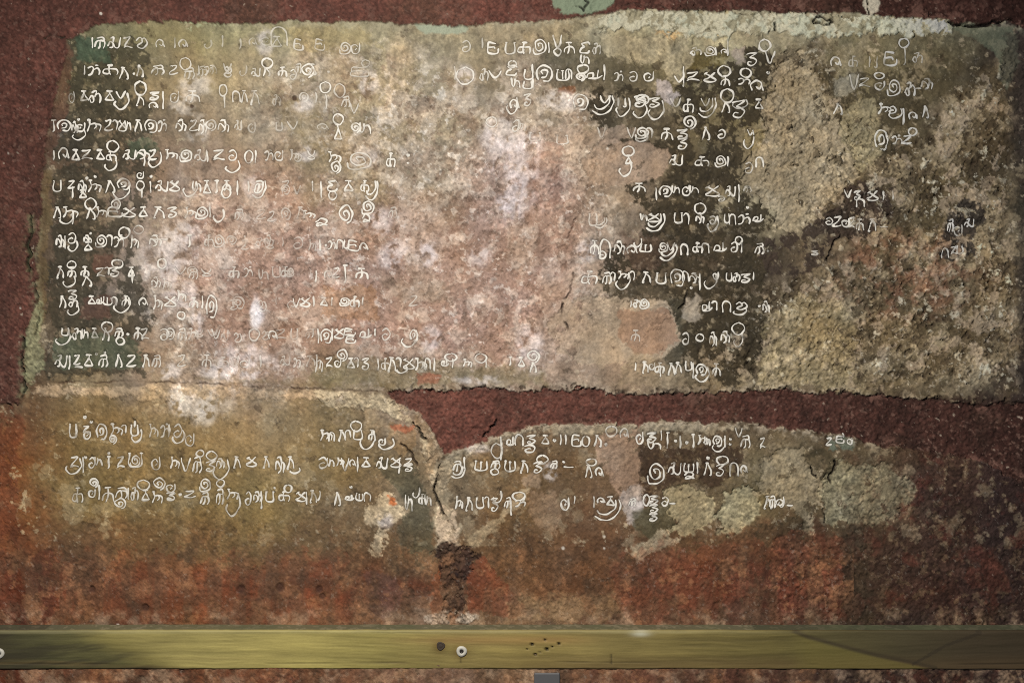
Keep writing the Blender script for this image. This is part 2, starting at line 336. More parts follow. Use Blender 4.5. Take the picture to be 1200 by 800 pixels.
dM = sdf(MIDP) + W1 * 4.2 + W2 * 3.2 + W3 * 1.2; mM = 1 - sstep(-1.0, 1.0, dM)
dR = sdf(RIGHTP) + W1 * 16 + W2 * 8; mR = 1 - sstep(-3, 3, dR)
MAR = np.maximum(mT, mM)
# pale broken arris beside the coat
edgeT = np.exp(-(np.clip(dT - 1, 0, None) / (5.0 + 3 * EW)) ** 2) * (1 - mT)
mix(edgeT * sstep(-0.3, 0.5, N5 + 0.3) * sstep(230, 330, PX), (178, 168, 140), 0.55)
mix(edgeT * sstep(-0.3, 0.5, N12) * (1 - sstep(30, 90, PX)), (134, 126, 96), 0.5)
ledge = pmask([(702,22),(720,14),(860,15),(1010,19),(1108,24),(1114,34),(1090,40),(1000,41),(900,38),(800,40),(740,36),(705,34)], 6, 1.2)
mix(ledge, (200, 192, 164), 0.92); H += ledge * (RDG * 1.2 + N5)
mix(ledge * sstep(0.05, 0.3, NB), (176, 180, 158), 0.5); mix(ledge * sstep(0.25, 0.35, -FK1), (140, 128, 98), 0.7)
mix(ledge * sstep(0.45, 0.75, N5), (120, 112, 84), 0.7)
mix(pmask([(1110,26),(1190,30),(1195,60),(1180,110),(1168,70),(1140,40),(1112,34)], 3, 2), (100, 104, 84), 0.6)
H += ledge * (1.6 + NB * .6)
gre = pmask([(485,27),(520,30),(548,30),(545,38),(520,40),(490,38)], 2, 2)
mix(gre, (170, 178, 152), 0.8)
mix(pmask([(210,26),(230,18),(245,24),(262,17),(275,22),(272,30),(225,30)], 3, 2) * sstep(-.2, .4, N25), (178, 180, 140), 0.8)
edgeM = np.exp(-(np.clip(dM, 0, None) / (7 + 4 * EW)) ** 2) * (1 - mM); H += edgeM * (1.2 + N5 * 1.2) + edgeT * N5 * 1.2
mix(edgeM * sstep(-0.4, 0.4, N5) * sstep(440, 520, PX) * (1 - sstep(960, 1060, PX)), (186, 170, 146), 0.6)
# the coat itself
lightx = np.interp(PX, [-100, 40, 300, 560, 800, 1000, 1200], [84, 88, 100, 108, 84, 68, 52]).astype(np.float32)
mar = lin(np.stack([lightx * 0.97, lightx * 0.585, lightx * 0.475], -1))
mar = mar * np.exp(N40 * 0.18 + N12 * 0.2 + N5 * 0.26 + N25 * 0.42)[..., None]
brn = sstep(0.1, 0.8, fbm(PX, PY, 60, 151, 4))[..., None]
mar = mar * (1 - brn * 0.6) + mar * np.array([0.86, 1.16, 1.0]) * brn * 0.6
fle = 0.7 * sstep(1.1, 1.25, fbm(PX, PY, 4.2, 161, 2) + N12 * 0.25)[..., None]
pb = 0.32 * sstep(0.45, 0.75, fbm(PX, PY, 3.1, 491, 2) * .8 + NB * .35)[..., None]; mar = mar * (1 - pb) + lin((140, 108, 92)) * mar.mean() / 0.05 * pb
mar = mar * (1 - fle) + lin((168, 150, 130)) * fle
scuf = (sstep(0.25, 0.5, FK1) * (np.exp(-(dT / 22) ** 2) + np.exp(-(dM / 12) ** 2)))[..., None] * 0.5
drp = 0.35 * sstep(.1, .7, fbm(PX * 2, PY * .5, 40, 511, 4))[..., None]; mar = mar * (1 - drp) + mar * np.array([.62, .72, .75]) * drp
mar = mar * (1 - scuf) + lin((128, 92, 78)) * scuf
COL = COL * (1 - MAR[..., None]) + mar * MAR[..., None]
# dull weathered margin at far right
mix(mR * (1 - MAR), (66, 55, 48), 0.5)
COL *= (1 - (mR * (1 - MAR))[..., None] * (0.3 * sstep(-.2, .5, N5))[..., None])
H += mT * 1.9 - mM * 1.7 - mR * 0.8
ROUGH = ROUGH * (1 - MAR) + 0.7 * MAR; ROUGH += mR * (1 - MAR) * 0.5
# teal lump at the top
TEAL = pmask([(642,-25),(722,-25),(716,4),(706,14),(688,20),(664,17),(650,8)], 2.5, 1.6)
mix(TEAL, (136, 148, 120), 0.92); mix(TEAL * sstep(0, .6, NB), (160, 164, 132), .6)
ROUGH = ROUGH * (1 - TEAL) + 0.3 * TEAL; H += TEAL * (1.2 + N12)
mix(pmask([(1012,0),(1022,-4),(1030,2),(1028,14),(1018,20),(1014,12)], 1, 1.2), (196, 184, 160), 0.9)

# --- cracks, and one painted shadow line
cr = np.random.RandomState(11)
def crack(pts, w, depth=4, colr=(34, 27, 22), jit=2.0, k=0.92, lip=None):
    global H
    P = [np.array(p, float) for p in pts]
    while True:
        Q = [P[0]]; grew = False
        for a, b in zip(P[:-1], P[1:]):
            L_ = np.linalg.norm(b - a)
            if L_ > 3.2:
                nrm = np.array([-(b - a)[1], (b - a)[0]]) / L_
                Q.append((a + b) / 2 + nrm * cr.uniform(-1, 1) * min(L_ * 0.22, jit * 2.2)); grew = True
            Q.append(b)
        P = Q
        if not grew: break
    d = sdf(P, False, 10)
    wv = w * np.clip(0.55 + 0.9 * N12, 0.05, 1.4)
    m = (1 - sstep(wv * 0.5, wv * 0.5 + 0.9, d)) * np.clip(wv * 1.6, .3, 1)
    if lip:
        l = np.exp(-(d / 5.0) ** 2) * sstep(-.3, .5, N5); mix(l, lip, .5)
    mix(m, colr, k); H -= depth * m
crack([(34,448),(120,448),(250,450),(380,456),(455,459)], .6, 1.6, (70,48,36), .5, .8)
crack([(76,44),(62,42),(52,46)], 1.6, 3, (44,40,30), 1.2)
crack([(44,205),(42,250)], .8, 2, (70,48,36), 1, .7)
crack([(36,252),(34,280),(36,300),(34,318)], 2.2, 4, (42,44,26), 1.8, .9, (112,120,84))
crack([(40,330),(44,350),(46,372),(40,392)], 1.2, 3, (50,48,32), 1.5, .8, (150,152,116))
crack([(28,396),(27,420),(29,440),(25,466)], 2.0, 4, (34,36,24), 1.8, .92, (130,138,104))
crack([(470,520),(478,528),(486,540),(488,552)], 1.4, 3, (60,46,34), 1.2)
crack([(484,494),(492,506),(500,514)], 1.8, 4, (42,36,26), 1.4)
crack([(512,536),(514,552),(511,566),(511,580),(516,592),(520,602)], 1.7, 5, (28,24,18), 1.6)
crack([(520,602),(528,612),(534,622)], .8, 2, (90,72,54), 1, .7)
crack([(566,512),(575,500),(582,492)], 1.8, 4, (34,26,20), 1.2)
crack([(675,8),(684,14),(690,4),(682,-6)], 1.6, 3, (40,40,32), 1.2)
crack([(740,62),(748,78),(754,90)], 1.2, 2, (96,86,66), .6, .7)
crack([(812,52),(816,42),(836,34)], 1.0, 1.5, (110,100,80), 1, .6)
crack([(953,26),(962,20),(976,26),(966,30),(954,28)], 1.8, 4, (36,32,26), 1.2)
crack([(908,28),(909,36)], 2.2, 4, (40,38,30), .6)
crack([(1017,-6),(1016,8),(1018,18)], 2.2, 4, (26,22,18), .8)
crack([(1112,26),(1135,31),(1160,28),(1185,24)], 2.2, 5, (24,20,18), 1.4)
crack([(860,16),(880,18),(900,17)], 1.2, 3, (60,50,40), 1)
crack([(722,9),(780,10),(860,12),(940,15),(1010,15)], .7, 1.5, (58,46,38), 1.6, .7)  # shadow line under the overhanging coat, painted dark in a shallow groove
crack([(660,350),(668,336),(672,320)], 1.1, 2.5, (70,54,44), 1.2, .8)
crack([(666,385),(659,370),(660,356)], 1.4, 3, (50,36,32), 1.2)
crack([(680,250),(670,268),(664,280)], 1.2, 2.5, (90,64,50), 1.2, .8)
crack([(795,362),(803,350),(806,340)], 1.2, 3, (44,38,30), 1.2)
crack([(945,540),(952,552),(958,560)], 1.3, 3, (38,32,24), 1)
crack([(978,540),(972,556),(974,566)], 1.5, 3, (34,28,22), 1.2)
crack([(966,588),(964,600),(966,612)], 1.2, 3, (34,28,22), 1)
crack([(680,400),(672,418),(656,424)], 1.1, 2, (100,72,58), 1.4, .7)
crack([(985,275),(975,290),(970,305)], .9, 3, (40,32,26), 1.4)
# panel's shadow painted as crumbly dark pits along the middle coat's upper edge
edge_shade = np.exp(-((dM - 1.5) / 4.5) ** 2) * (PY < 480) * sstep(440, 470, PX)
pm = edge_shade * sstep(0.35, 0.7, fbm(PX, PY, 4.5, 171, 2) + .1)
mix(pm, (52, 38, 30), 0.8); H -= pm * 2.5
# little holes in the orange stain
for cx, cy, r in [(328,688,4),(374,690,3.5),(378,698,3),(108,690,3),(170,712,3),(282,690,4),(225,125,1.6),(345,115,2)]:
    m = soft(cx, cy, r * 1.5, r * 1.5); mix(m, (66, 40, 30), .75); H -= m * 2
# white specks
for cx, cy, r, k in [(119,17,2.2,1),(712,174,1.8,.9),(708,628,1.8,.6),(10,180,1.5,.4),(24,361,1.2,.6),(708,642,1.6,.6),(660,642,2,.7),(138,732,2,.5),(854,244,0.6,.6)]:
    mix(soft(cx, cy, r, r), (226, 214, 196), k)

# ------------------------------------------------------------------ writing: glyph strokes, rows, and the grooves they are cut in
GL_ = {
 'g': "2,0 6,0/4,0 2.5,5 0,10/4,0 7,3 9,6 9,10 7,9.5",
 'b': "1,0 8,0/5,0 5,3/5,2.5 0,9.5/0,9.5 10,9.5/10,9.5 5,2.5",
 'p': "0,0 2,0/1,0 1,9 9,9 9,0/8,0 10,0",
 'U': "0,0 2,0/1,0 1,9 9.5,9 9.5,0/5,1 5,9/4,1 6,1",
 's': "0,8 2,4 4,5 4,9 2,9/2,1 5,0 4,5/4,5 6,9 9,9 10,0",
 'm': "1,1 5,4 9.5,8 7,10 1,9.5 0,8 3,6 9,0/0,2 3,0",
 'z': "0,1 4,0.6 8,0 5,4 2,6.5 1,8.6 4,8 7,8.6 10,9.4/0,9.6 2,8.8",
 'E': "8,1 1,0 0,4 0,9 9,9.5 10,5/0,4.5 6,4 7,6",
 'n': "0,8 2,4 4,5 4,9 2,9.5 1,7/2,1 6,0 5,5/5,4 8,2 10,5 9,10",
 'r': "2,0 8,0/5,0 5,9 3,10",
 'd': "9,0 2,1 5,4 2,5 1,9 8,9.5 10,7/9,0 10,2",
 'S': "0,1.5 3,0.6 9,0 6,2 3,3.6 6,4.4 9,6 7,9 4,10 1,9 2,7 5,7.4",
 'k': "3,0 7,0/5,0 4,5 5,10/5,4 1,4 0,8 3,9 5,6/5,4 9,4 10,7 9,10",
 'c': "7,4 4,2 0,4 1,9 6,10 9,7 9,0/6,5 4,7",
 'v': "0,0 2,5 5,9 8,5 10,0",
 'h': "0,10 0,3 3,0 8,1 10,4 10,10",
 'H': "1,0 1,10/7,0 7,10 5,9",
 'D': "5,5 4,3 7,3 8,6 5,8 2,6 2,2 6,0 10,3 10,8 6,10 1,10 0,6",
 'Q': "5,6 4,4 6,3 8,5 6,8 3,7 1,4 3,1 7,0 10,4 9,8 6,10",
 'O': "5,0 9,2 10,6 7,9.6 3,9.6 0,6 1,2 5,0",
 'T': "9,0 10,5 7,9 3,10 0,7 1,5",
 'W': "9.5,0 10,4 7,9 3,10 0,8/8,0 8,4 5,7 2,7 1,5",
 'q': "0,5 4,0 9,3 7,8 1,9 3,6 10,9",
 'l': "0,9 1,4 4,4 4,8 1,9 7,9 10,6/7,0 7,9",
 'x': "5,4 6,5 5,6 4,5 5,4",
 'y': "0,3 3,0 5,4 1,8 5,10 9,6 7,1 4,3",
 'I': "5,0 5.5,5 5,10",
 'A': "0,2 3,0 7,1 8,4 7,10",
 '8': "0,0 3,5 9,8 5,10 1,8 7,5 9,0",
 '_': "0,5 10,5",
}
# token: glyph x [,dy] [w][h][a]; dy is added to the row's top
ROWS_U = [
 (44,13,"I103 k111w12 s126w15 z145a6 y160w14a6 c183a5 I200a4 c210a4 h318,-12w18h22a4 E345,2a5 E370,2a4 D398,6w12a5 c412,6a6 c542,4a5 I560a4 E572,6w12 p592,6w12a7 k607,6w15a8 D625,2w14h17 I638,6h12 8:648,-3w11h24 k661,6w12 d679,6w12 h681,20w9h11 n694,7a5 n809,12w13h9 D826,11w12h10 I836,11w6h10 c845,12w8h8a8 I850,3w6h19 S875,18w13h15 x886,8h10 O890,2w13h14 v897,16w11h16a7 c974,20w12h15a7 k995,22a4 H1018,22w14a4 E1037,17w14h16 O1054,1w11h11 r1056,12w9h20a6 n1069,18w12h12a5"),
 (77,11,"I94a6 n103w14 k121w17 g140,3w11h13 x153,4 g160w8h13 k177w15a7 z198w11a6 O211,-9w13h14a6 _216,2h10a6 I228a5 n240a5 8:262,-2h16a4 O307,-9w12h12 g308,3w9h9 k326,2a7 c340,5w8 Q352,-2w16h16 x381,2a4 O424,-7w9h9a5 E412,2w20a4 O535,2w20h20a7 I528,1h16a6 n562,4h14a5 v573,6w15h9 d592,0w14h12 O596,-6w9h8a7 h600,14w9h12a8 p614,5w11h11 p613,18w11h9 I619,-2w10h28 D629,0w18h18 U652,5w15h12 h663,4w7h12 O677,-1w13h10 Q674,9w12h9 l688,5w18h11 I704,-1w8h18 n720,7a6 c738,7a6 c755,7w12a8 v791,12w10h8 I797,1w8h24 z805,8w15h10 m825,8w15h11 O842,0w14h13 k845,12w10h12 O868,3w12h11 n865,14w14h8a8 c880,14w15h17 x896,4h8 v996,10w10h20a6 z1007,15w13h10 O1025,8w11h8 c1026,18w11h10a8 D1040,17w14h18 n1060,20w12h16 _1070,22h10a6 k1080,15w13h13a8"),
 (107,13,"c81a5w6 b94w9h11 n104w14h14 b123w11h11 v136w11h9 T134,2w17h19 O158,-12w13h17 g160,5w9h12 S175,1w12h9 c175,11w10h10 I187w8h21 c200a6 k218a6w16 O257,-8w9h14a6 I258,4h16a6 h273w8h13a6 g283w7a6 g294w10h16a6 O375,-11w12h13 I377,3h18a5 O392,-9w12h16a5 k400,6a5 v410,14a5 c598,7w10h14 T594,7w13h19a8 S614,3w9h14a6 D672,4w17h17 v703,5w12h10 W694,5w25h22 H723,8w14h10 T722,8w16h21 S743,5w15h13 Q744,4w16h12a7 T742,15w16h16 S760,8w14h11 T760,11w18h22 v786,8w12h11a8 k801,10w12h15 v822,8w10h10 W818,8w21h22 O845,-3w15h16 g846,13w10h12 S858,11w16h20 T858,10w18h10a5 b885,10w10h10 g977,15w11h12 k1030,15w14h12 c1042,18w9h8 T1042,20w15h12 I1054,20w9h19 c1065,22w10h12 g1081,18w7h13"),
 (141,13,"r58a6 D67w16h12 k84,2w7 c89,3w11h10 x88,-5h8 T85,11w15h12 k102w16h13 z122w10 A132w7h11 m139w9 h147w6h12 g158w9h13 D170w14h14 n185a7 k206w12a8 z222a6 k233h16w9a8 Q240w13h13 k256w12h14 O390,-8w12h13 b392,5w8h18 Q411,3w11h12 h422,2w12h14 O570,-4w12h12a6 c601a5 k606a6 p620,15w14h9a4 p652,18w14h10a5 v700,8a4 v735,8h14a5 D745,9w14h12a8 h757,9w7h12a7 T745,16w14h9a7 k775,10w13h13 Q800,-5w15h16 S793,11w14h11 S794,21w12h13 g823,9w9h14 c842,11w9h10 T872,11w12h22 v876,11w7h7 D1026,12w14h22 n1045,18w12h10a8 z1057,18w12h10 O1065,9w9h9"),
 (176,12,"I58a6 c69,-6w12h18 b84w10h12 z96w13h11 b113w10h11 O126,-11w13h13 k125,2w11h11 T123,9w14h15 s144w15h11 k160w15h11 I165w8h19 z174w10h12 T174,2w15h18 k194w14h11a8 D211w13h13 s228w14h13a8 I240,1w6h13 z250w14a8 c268w10h12 T264,12w17h14 O287w9h15 I296w6h15 n310a5 c322a6 k340a4 k385,2w14 Q387,13w12h15 D407,3w26h19a5 k453,4w10h16 x474,2h8 x474,11h8 O730,-5w13h12 b733,6w8h10 T726,12w14h18 s784,6w16h12 k815,8w16h11a8 D838,7w12h12 I849,7w8h12 h887,8w8h12 c874,14a5"),
 (212,13,"p62w10h12 z80w8h9 I82,6w6h14 k92w9h14 b93,11w9h9 x98,-8h9 k104w14h13 x108,-9h8 g124w11h14 D138,-2w14h12 T133,2w19h19 c161,-11w8h8 O160w9h11 I163,9w6h11 I173w6h14 x173,-9h8 s182w15h12 m199w12h12 T215w16h18 h226w9h13 b238w9h15 r250w8h14 k261w9h12 O260,9w10h11 I274w8h17 I286a5 k298a7w10 W296w15h20 z330a4 I363w6h12a8 I373w6h20 d383w12h12 O385,11w9h11 b403w11h12 k423a8w9 W428w15h22 k742,3w14h10a8 I766,7w6h16 D773,6w14h12 h788,5w8h10 c800,5w10h12 h808,5w10h10 m827,6w17h12 s850,6w12h12 I862,4w8h21 k871,6h7a6 c842,18w8h6a6 v990,10w8h10 S1001,12w8h10 h1004,21w9h10 m1017,12w13h11 I1032,12w6h10 I1043,12w6h10a6"),
 (243,13,"g63w9h13 k74w17h12 T70,8w16h11 I82,6w7h14 O100,-11w13h14 g101,2w11h12 k113w12h12 E127w16h11 Q129,-9w12h12 m144w15h11 b163w10h11 g180w13h13a8 S196w12h12a7 k217w13a7 D229w14a7 I243,-6w6h18a6 T250,2w13h15a7 k275,2a4 k355,4w14h9a7 q370,13w14h9 Q396,-2w17h21 D424,-7w13h14 q425,8w9h10 k455a4 p690,8a4 W697,12w14h12a5 h751,7w7h9 m760,7w14h10 W757,7w22h21 p790,7w10h11 A801,7w8h13 O814,-5w13h13 k816,7w9h12a8 c832,10w8h9 T829,10w13h18 p849,8w6h10 h855,8w7h12 n865,8w14h12 l883,8w12h9 x872,-5h10 c968,12w9h8 z976,11w11h12 c987,13w9h10 z995,12w7h12 k1003,14w9h13 g1018,14w9h14 _1030,18h10a4 k1110,14w7h15 s1130,14w11h9 c1118,20a5"),
 (276,13,"k66w9h14 I73w6h16 c80,-3w10h12 T80,6w11h12 k98w9h9 b99,8w9h9 x102,-6h7 D112w12h13 A125w8h12 n133w12h13 O139,-10w13h13 O157,-12w11h10a6 k153w9h15a8 k175w14a6 _177,-2w20a5 r218a7w9 k240a4 I282a4 k310a3 I372,5w6h13 x378,5 n384,5w9h11 h395,5w7h11 p403,6w6h9 E409,6w12h12 c422,6w9h12a7 k692,6w10h16a8 h704,5w11h22 c702,18w9h9 k720,7w12h15 c735,9w12h13 T743,3w9h10 U750,10w13h9 D772,9w10h10 v782,8w9h10 W773,10w20h19 h798,10w8h13 k812,9w12h11 h823,9w8h12 l837,8w15h11 c857,8w8h11 O862,1w8h9 I866,6w6h14 k885,9w10h13 x896,14h8 S950,18w9h5a6 h1104,15w7h11 z1114,13w8h9 p1121,12w7h9"),
 (313,12,"g67w8h13 k79w10h12 O79,-7w10h9 T74,10w14h13 k95w9h11 g96,11w12h11 z113,1w10h10a8 A122w7h9a7 S128w12h11 O131,-9w13h10 b150w8h11 I152,5w6h14 O185,-10w10h12a7 k178,12a6 k191,14a5 k222,2a5 k330a4 I367,4w6h14a8 c380,2a6 z390,1w8a7 r400,-2w9h20 k417,2w14h12a8 k682,5w18h15 k706,6w10h14 A716,6w6h10 T722,6w16h20 k725,5w12h9 A738,5w7h10 g753,6w10h12 p769,7w12h12 D786,3w16h18 h800,5w7h12 k808,7w12h12 I817,7w6h20 x806,20h9 c836,6w6h8 T825,7w15h18 p851,7w7h9 n859,7w8h10 S868,8w12h10 I880,6w6h9a8"),
 (347,12,"g70w7h13a8 S80,-7w11h11 n80,3w11h10 T79,10w13h12 b103w9h9 l113,1w8h8 U121,1w10h9 A131,1w7h10 k143w9a8 T133,1w20h18a8 c163a7 k180w10h16a7 m193a8w14 k208,-6a7 O208,18w9h9a8 k222,2a7 I234w6h15 D242,0w12h24 S270,4a4 v343,2w8a7 m352,2w12h10a8 I365w5h12a7 b376,2w8h9 I386,1w6h10 D398,2w11h9 k411,1w10h12 I422,1w6h9a7 z480a4 I737,5w5h8 n742,4w9h9 D750,4w10h10 l823,6w12h12 A834,6w8h11 h847,6w9h13 y862,7w15h9 T859,13w16h9 x886,8h7 k894,6w8h13a8"),
 (385,13,"p72w9h8 T65,3w17h16 n84w12h13 h96w7h12 b107w8h11 O119,-8w13h12 g120w8h14 k134w10h10 O136,10w9h9 x146 k157a7 z165a5 c188w10a7 D195w9h12a6 k208w10h14a7 k222a5 v248a6 O292w12h14a5 c315a7 r364w6h9a8 I370w6h17 D376,1w13h15 I387w5h14 m392w12h11 E404w12h8 E406,9w11h8 l422w14h11a8 I437w5h9 c448a5 T471,2w18h19 D481,2w8h12a8 k740,2a4 c800,5w8a7 O816,6w9h9 k832,4w8h16 k845,3w10h14 O858,-7w14h14 T860,5w10h16a7"),
 (416,14,"s64,0w14 I78w6h17 z86w8h12 _87,7h14w10 b99w10h13 x109,-6h9 k115w11h14 x119,-8h10 g135w8h14 z148w12a8 g167w8h14a7 k178a6 z208a6 k237a6w10 v270a4 I300a5 k370w8h20a6 z382,3w8h11 c392,5w8h9 Q394,-6w13h13 b407,4w9h11 A415,3w6h11a8 S424,4w9h13a8 I440,4w6h14a7 k447,4a6 g455,3w9h16 A464,3w7h11 m473,4w13h12 T465,13w12h8 k487,4w13h14 h498,4w6h13 I506,3w6h16 l517,4w9h9 I528,4w5h11 O522,-2w13h9 k543,5w10h9 O557,-2w13h11 I567,6w5h9a7 r595,3w6h9 b607,3w8h10 Q617,-5w15h14 g621,9w8h11 I742,9w6h9a8 g753,8w7h13 c761,9w7h8 k768,9w10h12 I771,12w6h14 g783,10w8h13 g791,9w8h12a8 p803,8w8h10 I809,8w6h20 D816,11w12h12 T815,14w16h17 k835,10a7w9"),
]
ROWS_L = [
 (497,15,"p81w9a7 I86w6h15 z97,2w8h8 c98,8w8h9 x95,-14h11 x103,-7h9 D113w12h17a8 k130w13h13 Q127,13w9h10 A142,1w7h9 p153,1w9h12 I155,-4w5h7 T154,6w12h15a8 k175a5 n188a6 I195w6h14a7 c204a6 T202,6w14h16a8 c218,10a6 k376,7w13h12 h386,9w6h11a8 g397,7w8h12 h405,7w6h9 O411,-4w13h12 p414,7w11h11 k432,7w8h12 T422,7w17h22 c444,16w8h8 T444,16w18h13 O576,22w13h18a6 I583,14w8h28a8 l594,14w10h11 h604,12w9h13 S617,13w11h10 c615,24w13h9 b635,13w9h10 x646,14h9 I654,12w6h12 I660,12w6h12 E671,12w10h14a8 O682,14w9h12 g696,13w9h13 x706,16 O710,2w13h12a5 c727,2a5 c746,9w8h14 S758,10w12h11 I772,7w6h12 h760,20w14h9 r779,10w7h18 x788,12 I794,13w6h15a7 x801,14a7 r809,12w7h15 k818,13w12h11 h826,14w6h11 D836,14w10h11 T835,16w15h16 I847,13w5h14 x852,14h7 x852,20h7 v862,4w8h12a7 k868,13w11h15 z891,16w6h12 z968,16w7h9 E980,14w9h8 I984,10w8h5 c993,16w6h7a8"),
 (535,15,"z82w11h13 T77,2w18h18 I94w6h19a7 x96,-3h7 c104,1w8h12a8 h111w8h11a7 x123,-9h10 r124w7h13 z137w9h13 p150,-4w17h16 D153,-1w10h12 c178w10h15a7 k200w10h14 v212,1w11h17 k226w10h19 O230,-8w9h8a7 O242,-7w12h11 S241,5w12h12 k254,2w9h11 T250,3w18h23 g274w8h13 m289w12h11 g309w7h13a8 k323w10h19 g337w8h14 T340,13w12h6 c374,1w11h12 h384,1w7h11 k395,1w8h10 v400,1w9h17 c410,1w7h11 I416w6h18 b424,1w10h11 s441,1w13h13 m458,1w13h11 I464,2w8h18 z474,2w10h9 S474,8w10h9 k531,5w10h12 I541w6h14 W529,11w16h14 U556,5w15h11 k575,5w11h9 O575,14w9h7 U591,5w13h12 g610,5w9h14 S625,6w11h13 O629,-2w13h10 k645,5a9w8h9 _660,2h20w12 x657,2h8 O687,2w12h8a8 g686,10w8h14a8 c698,10w9h14 D759,8w18h23 s783,7w15h14 U801,8w12h10 q802,18w12h8 I814,6w6h14 g825,7w9h15 x826,-4h10 S839,9w10h13a8 O840,-1w13h10 h856,7w9h16 c868,8w8h12"),
 (571,15,"k85,1w12h17 Q104,-10w11h10 c104,2w8h9 I113,-3w6h17 k120w13h17 k135w14h13 Q133,13w14h12 I147w6h14 n153w9a8 O161,-9w14h12 b166,3w9h12 Q178,-11w15h14 k178,5w12h13 c195,-5w11h10a8 S195,6w11h9a8 x207,4h8 z216,4w14h8a8 D234,-10w12h14 k235,6w10h14 O254,-10w9h9 k253,2w9h18 k266,2w13h12 T265,6w16h27 c288,5a8w7 k297,5w9h12 I302,4w8h21 p311,5w10h12 x318,-3h7a7 O333,-3w9h9 k327,5w12h11a8 m347,5w12h11 I356,5w6h15 g363,4w8h14 T370,4w5h11a8 g392,6w7h15 l405,8w10h7 U417,7w8h8 h427,6w7h10a8 x407,-5h9 h475,8w8h20 T484,0w8h12 k491,8w8h12 h498,8w7h14 k534,11w8h14 g546,12w8h15 p558,12w9h12 A568,11w6h13 S575,12w9h16 T578,4w10h14a8 k591,12w8h12 I595,14w7h19 O601,5w14h10 n604,14w12h8a7 c658,11w9h15a8 I670,10w6h9a6 I692,10w8h14a6 c700,10w9h9 b711,11w9h10 W697,14w30h24 k737,13w8h9a8 O754,8w7h13 S760,10w12h9 S761,20w11h9 S761,30w10h9 c776,11w8h10 _784,14w8h10 g896,11w8h14 k902,10w7h14 O910,14w8h7 T913,11w6h12 _922,16w8h10"),
]
TOK = re.compile(r'^(.):?(\d+)(?:,(-?\d+))?(?:([wha])(\d+))?(?:([wha])(\d+))?(?:([wha])(\d+))?$')
def parse(y0, hh, s):
    chars = []
    for t in s.split():
        m = TOK.match(t)
        if not m or m.group(1) not in GL_: continue
        g = m.group(1); x = float(m.group(2)); dy = float(m.group(3) or 0)
        o = {'w': 10, 'h': hh, 'a': 9}
        for a, b in ((4, 5), (6, 7), (8, 9)):
            if m.group(a): o[m.group(a)] = float(m.group(b))
        if g == 'x': o['w'] = min(o['w'], 8)
        last = chars[-1] if chars else None
        cx = x + o['w'] / 2
        item = (g, x, y0 + dy, o['w'], o['h'], o['a'])
        if last and last['x0'] - 1 <= cx <= last['x1'] + 1:
            last['it'].append(item); last['x0'] = min(last['x0'], x); last['x1'] = max(last['x1'], x + o['w']); last['a'] = max(last['a'], o['a'])
        else: chars.append({'it': [item], 'x0': x, 'x1': x + o['w'], 'a': o['a']})
    return chars
jr = np.random.RandomState(3)
def path(pts):
    P = np.array(pts, float)
    if len(P) > 2:
        Q = np.vstack([2 * P[0] - P[1], P, 2 * P[-1] - P[-2]])
        if np.allclose(P[0], P[-1]): Q[0] = P[-2]; Q[-1] = P[1]
        out = []
        for k in range(1, len(Q) - 2):
            n = max(2, int(np.linalg.norm(Q[k + 1] - Q[k]) / 1.3))
            t = np.linspace(0, 1, n, endpoint=False)[:, None]
            a, b, c, d = Q[k - 1], Q[k], Q[k + 1], Q[k + 2]
            out.append(0.5 * (2 * b + (c - a) * t + (2 * a - 5 * b + 4 * c - d) * t ** 2 + (3 * b - a - 3 * c + d) * t ** 3))
        P = np.vstack(out + [Q[-2:-1]])
    else:
        n = max(2, int(np.linalg.norm(P[1] - P[0]) / 1.3) + 1); t = np.linspace(0, 1, n)[:, None]; P = P[0] * (1 - t) + P[1] * t
    n = len(P)
    s = np.arange(n)
    P = P + np.stack([np.sin(s * 0.9 + jr.rand() * 6), np.cos(s * 0.7 + jr.rand() * 6)], 1) * 0.18
    return P

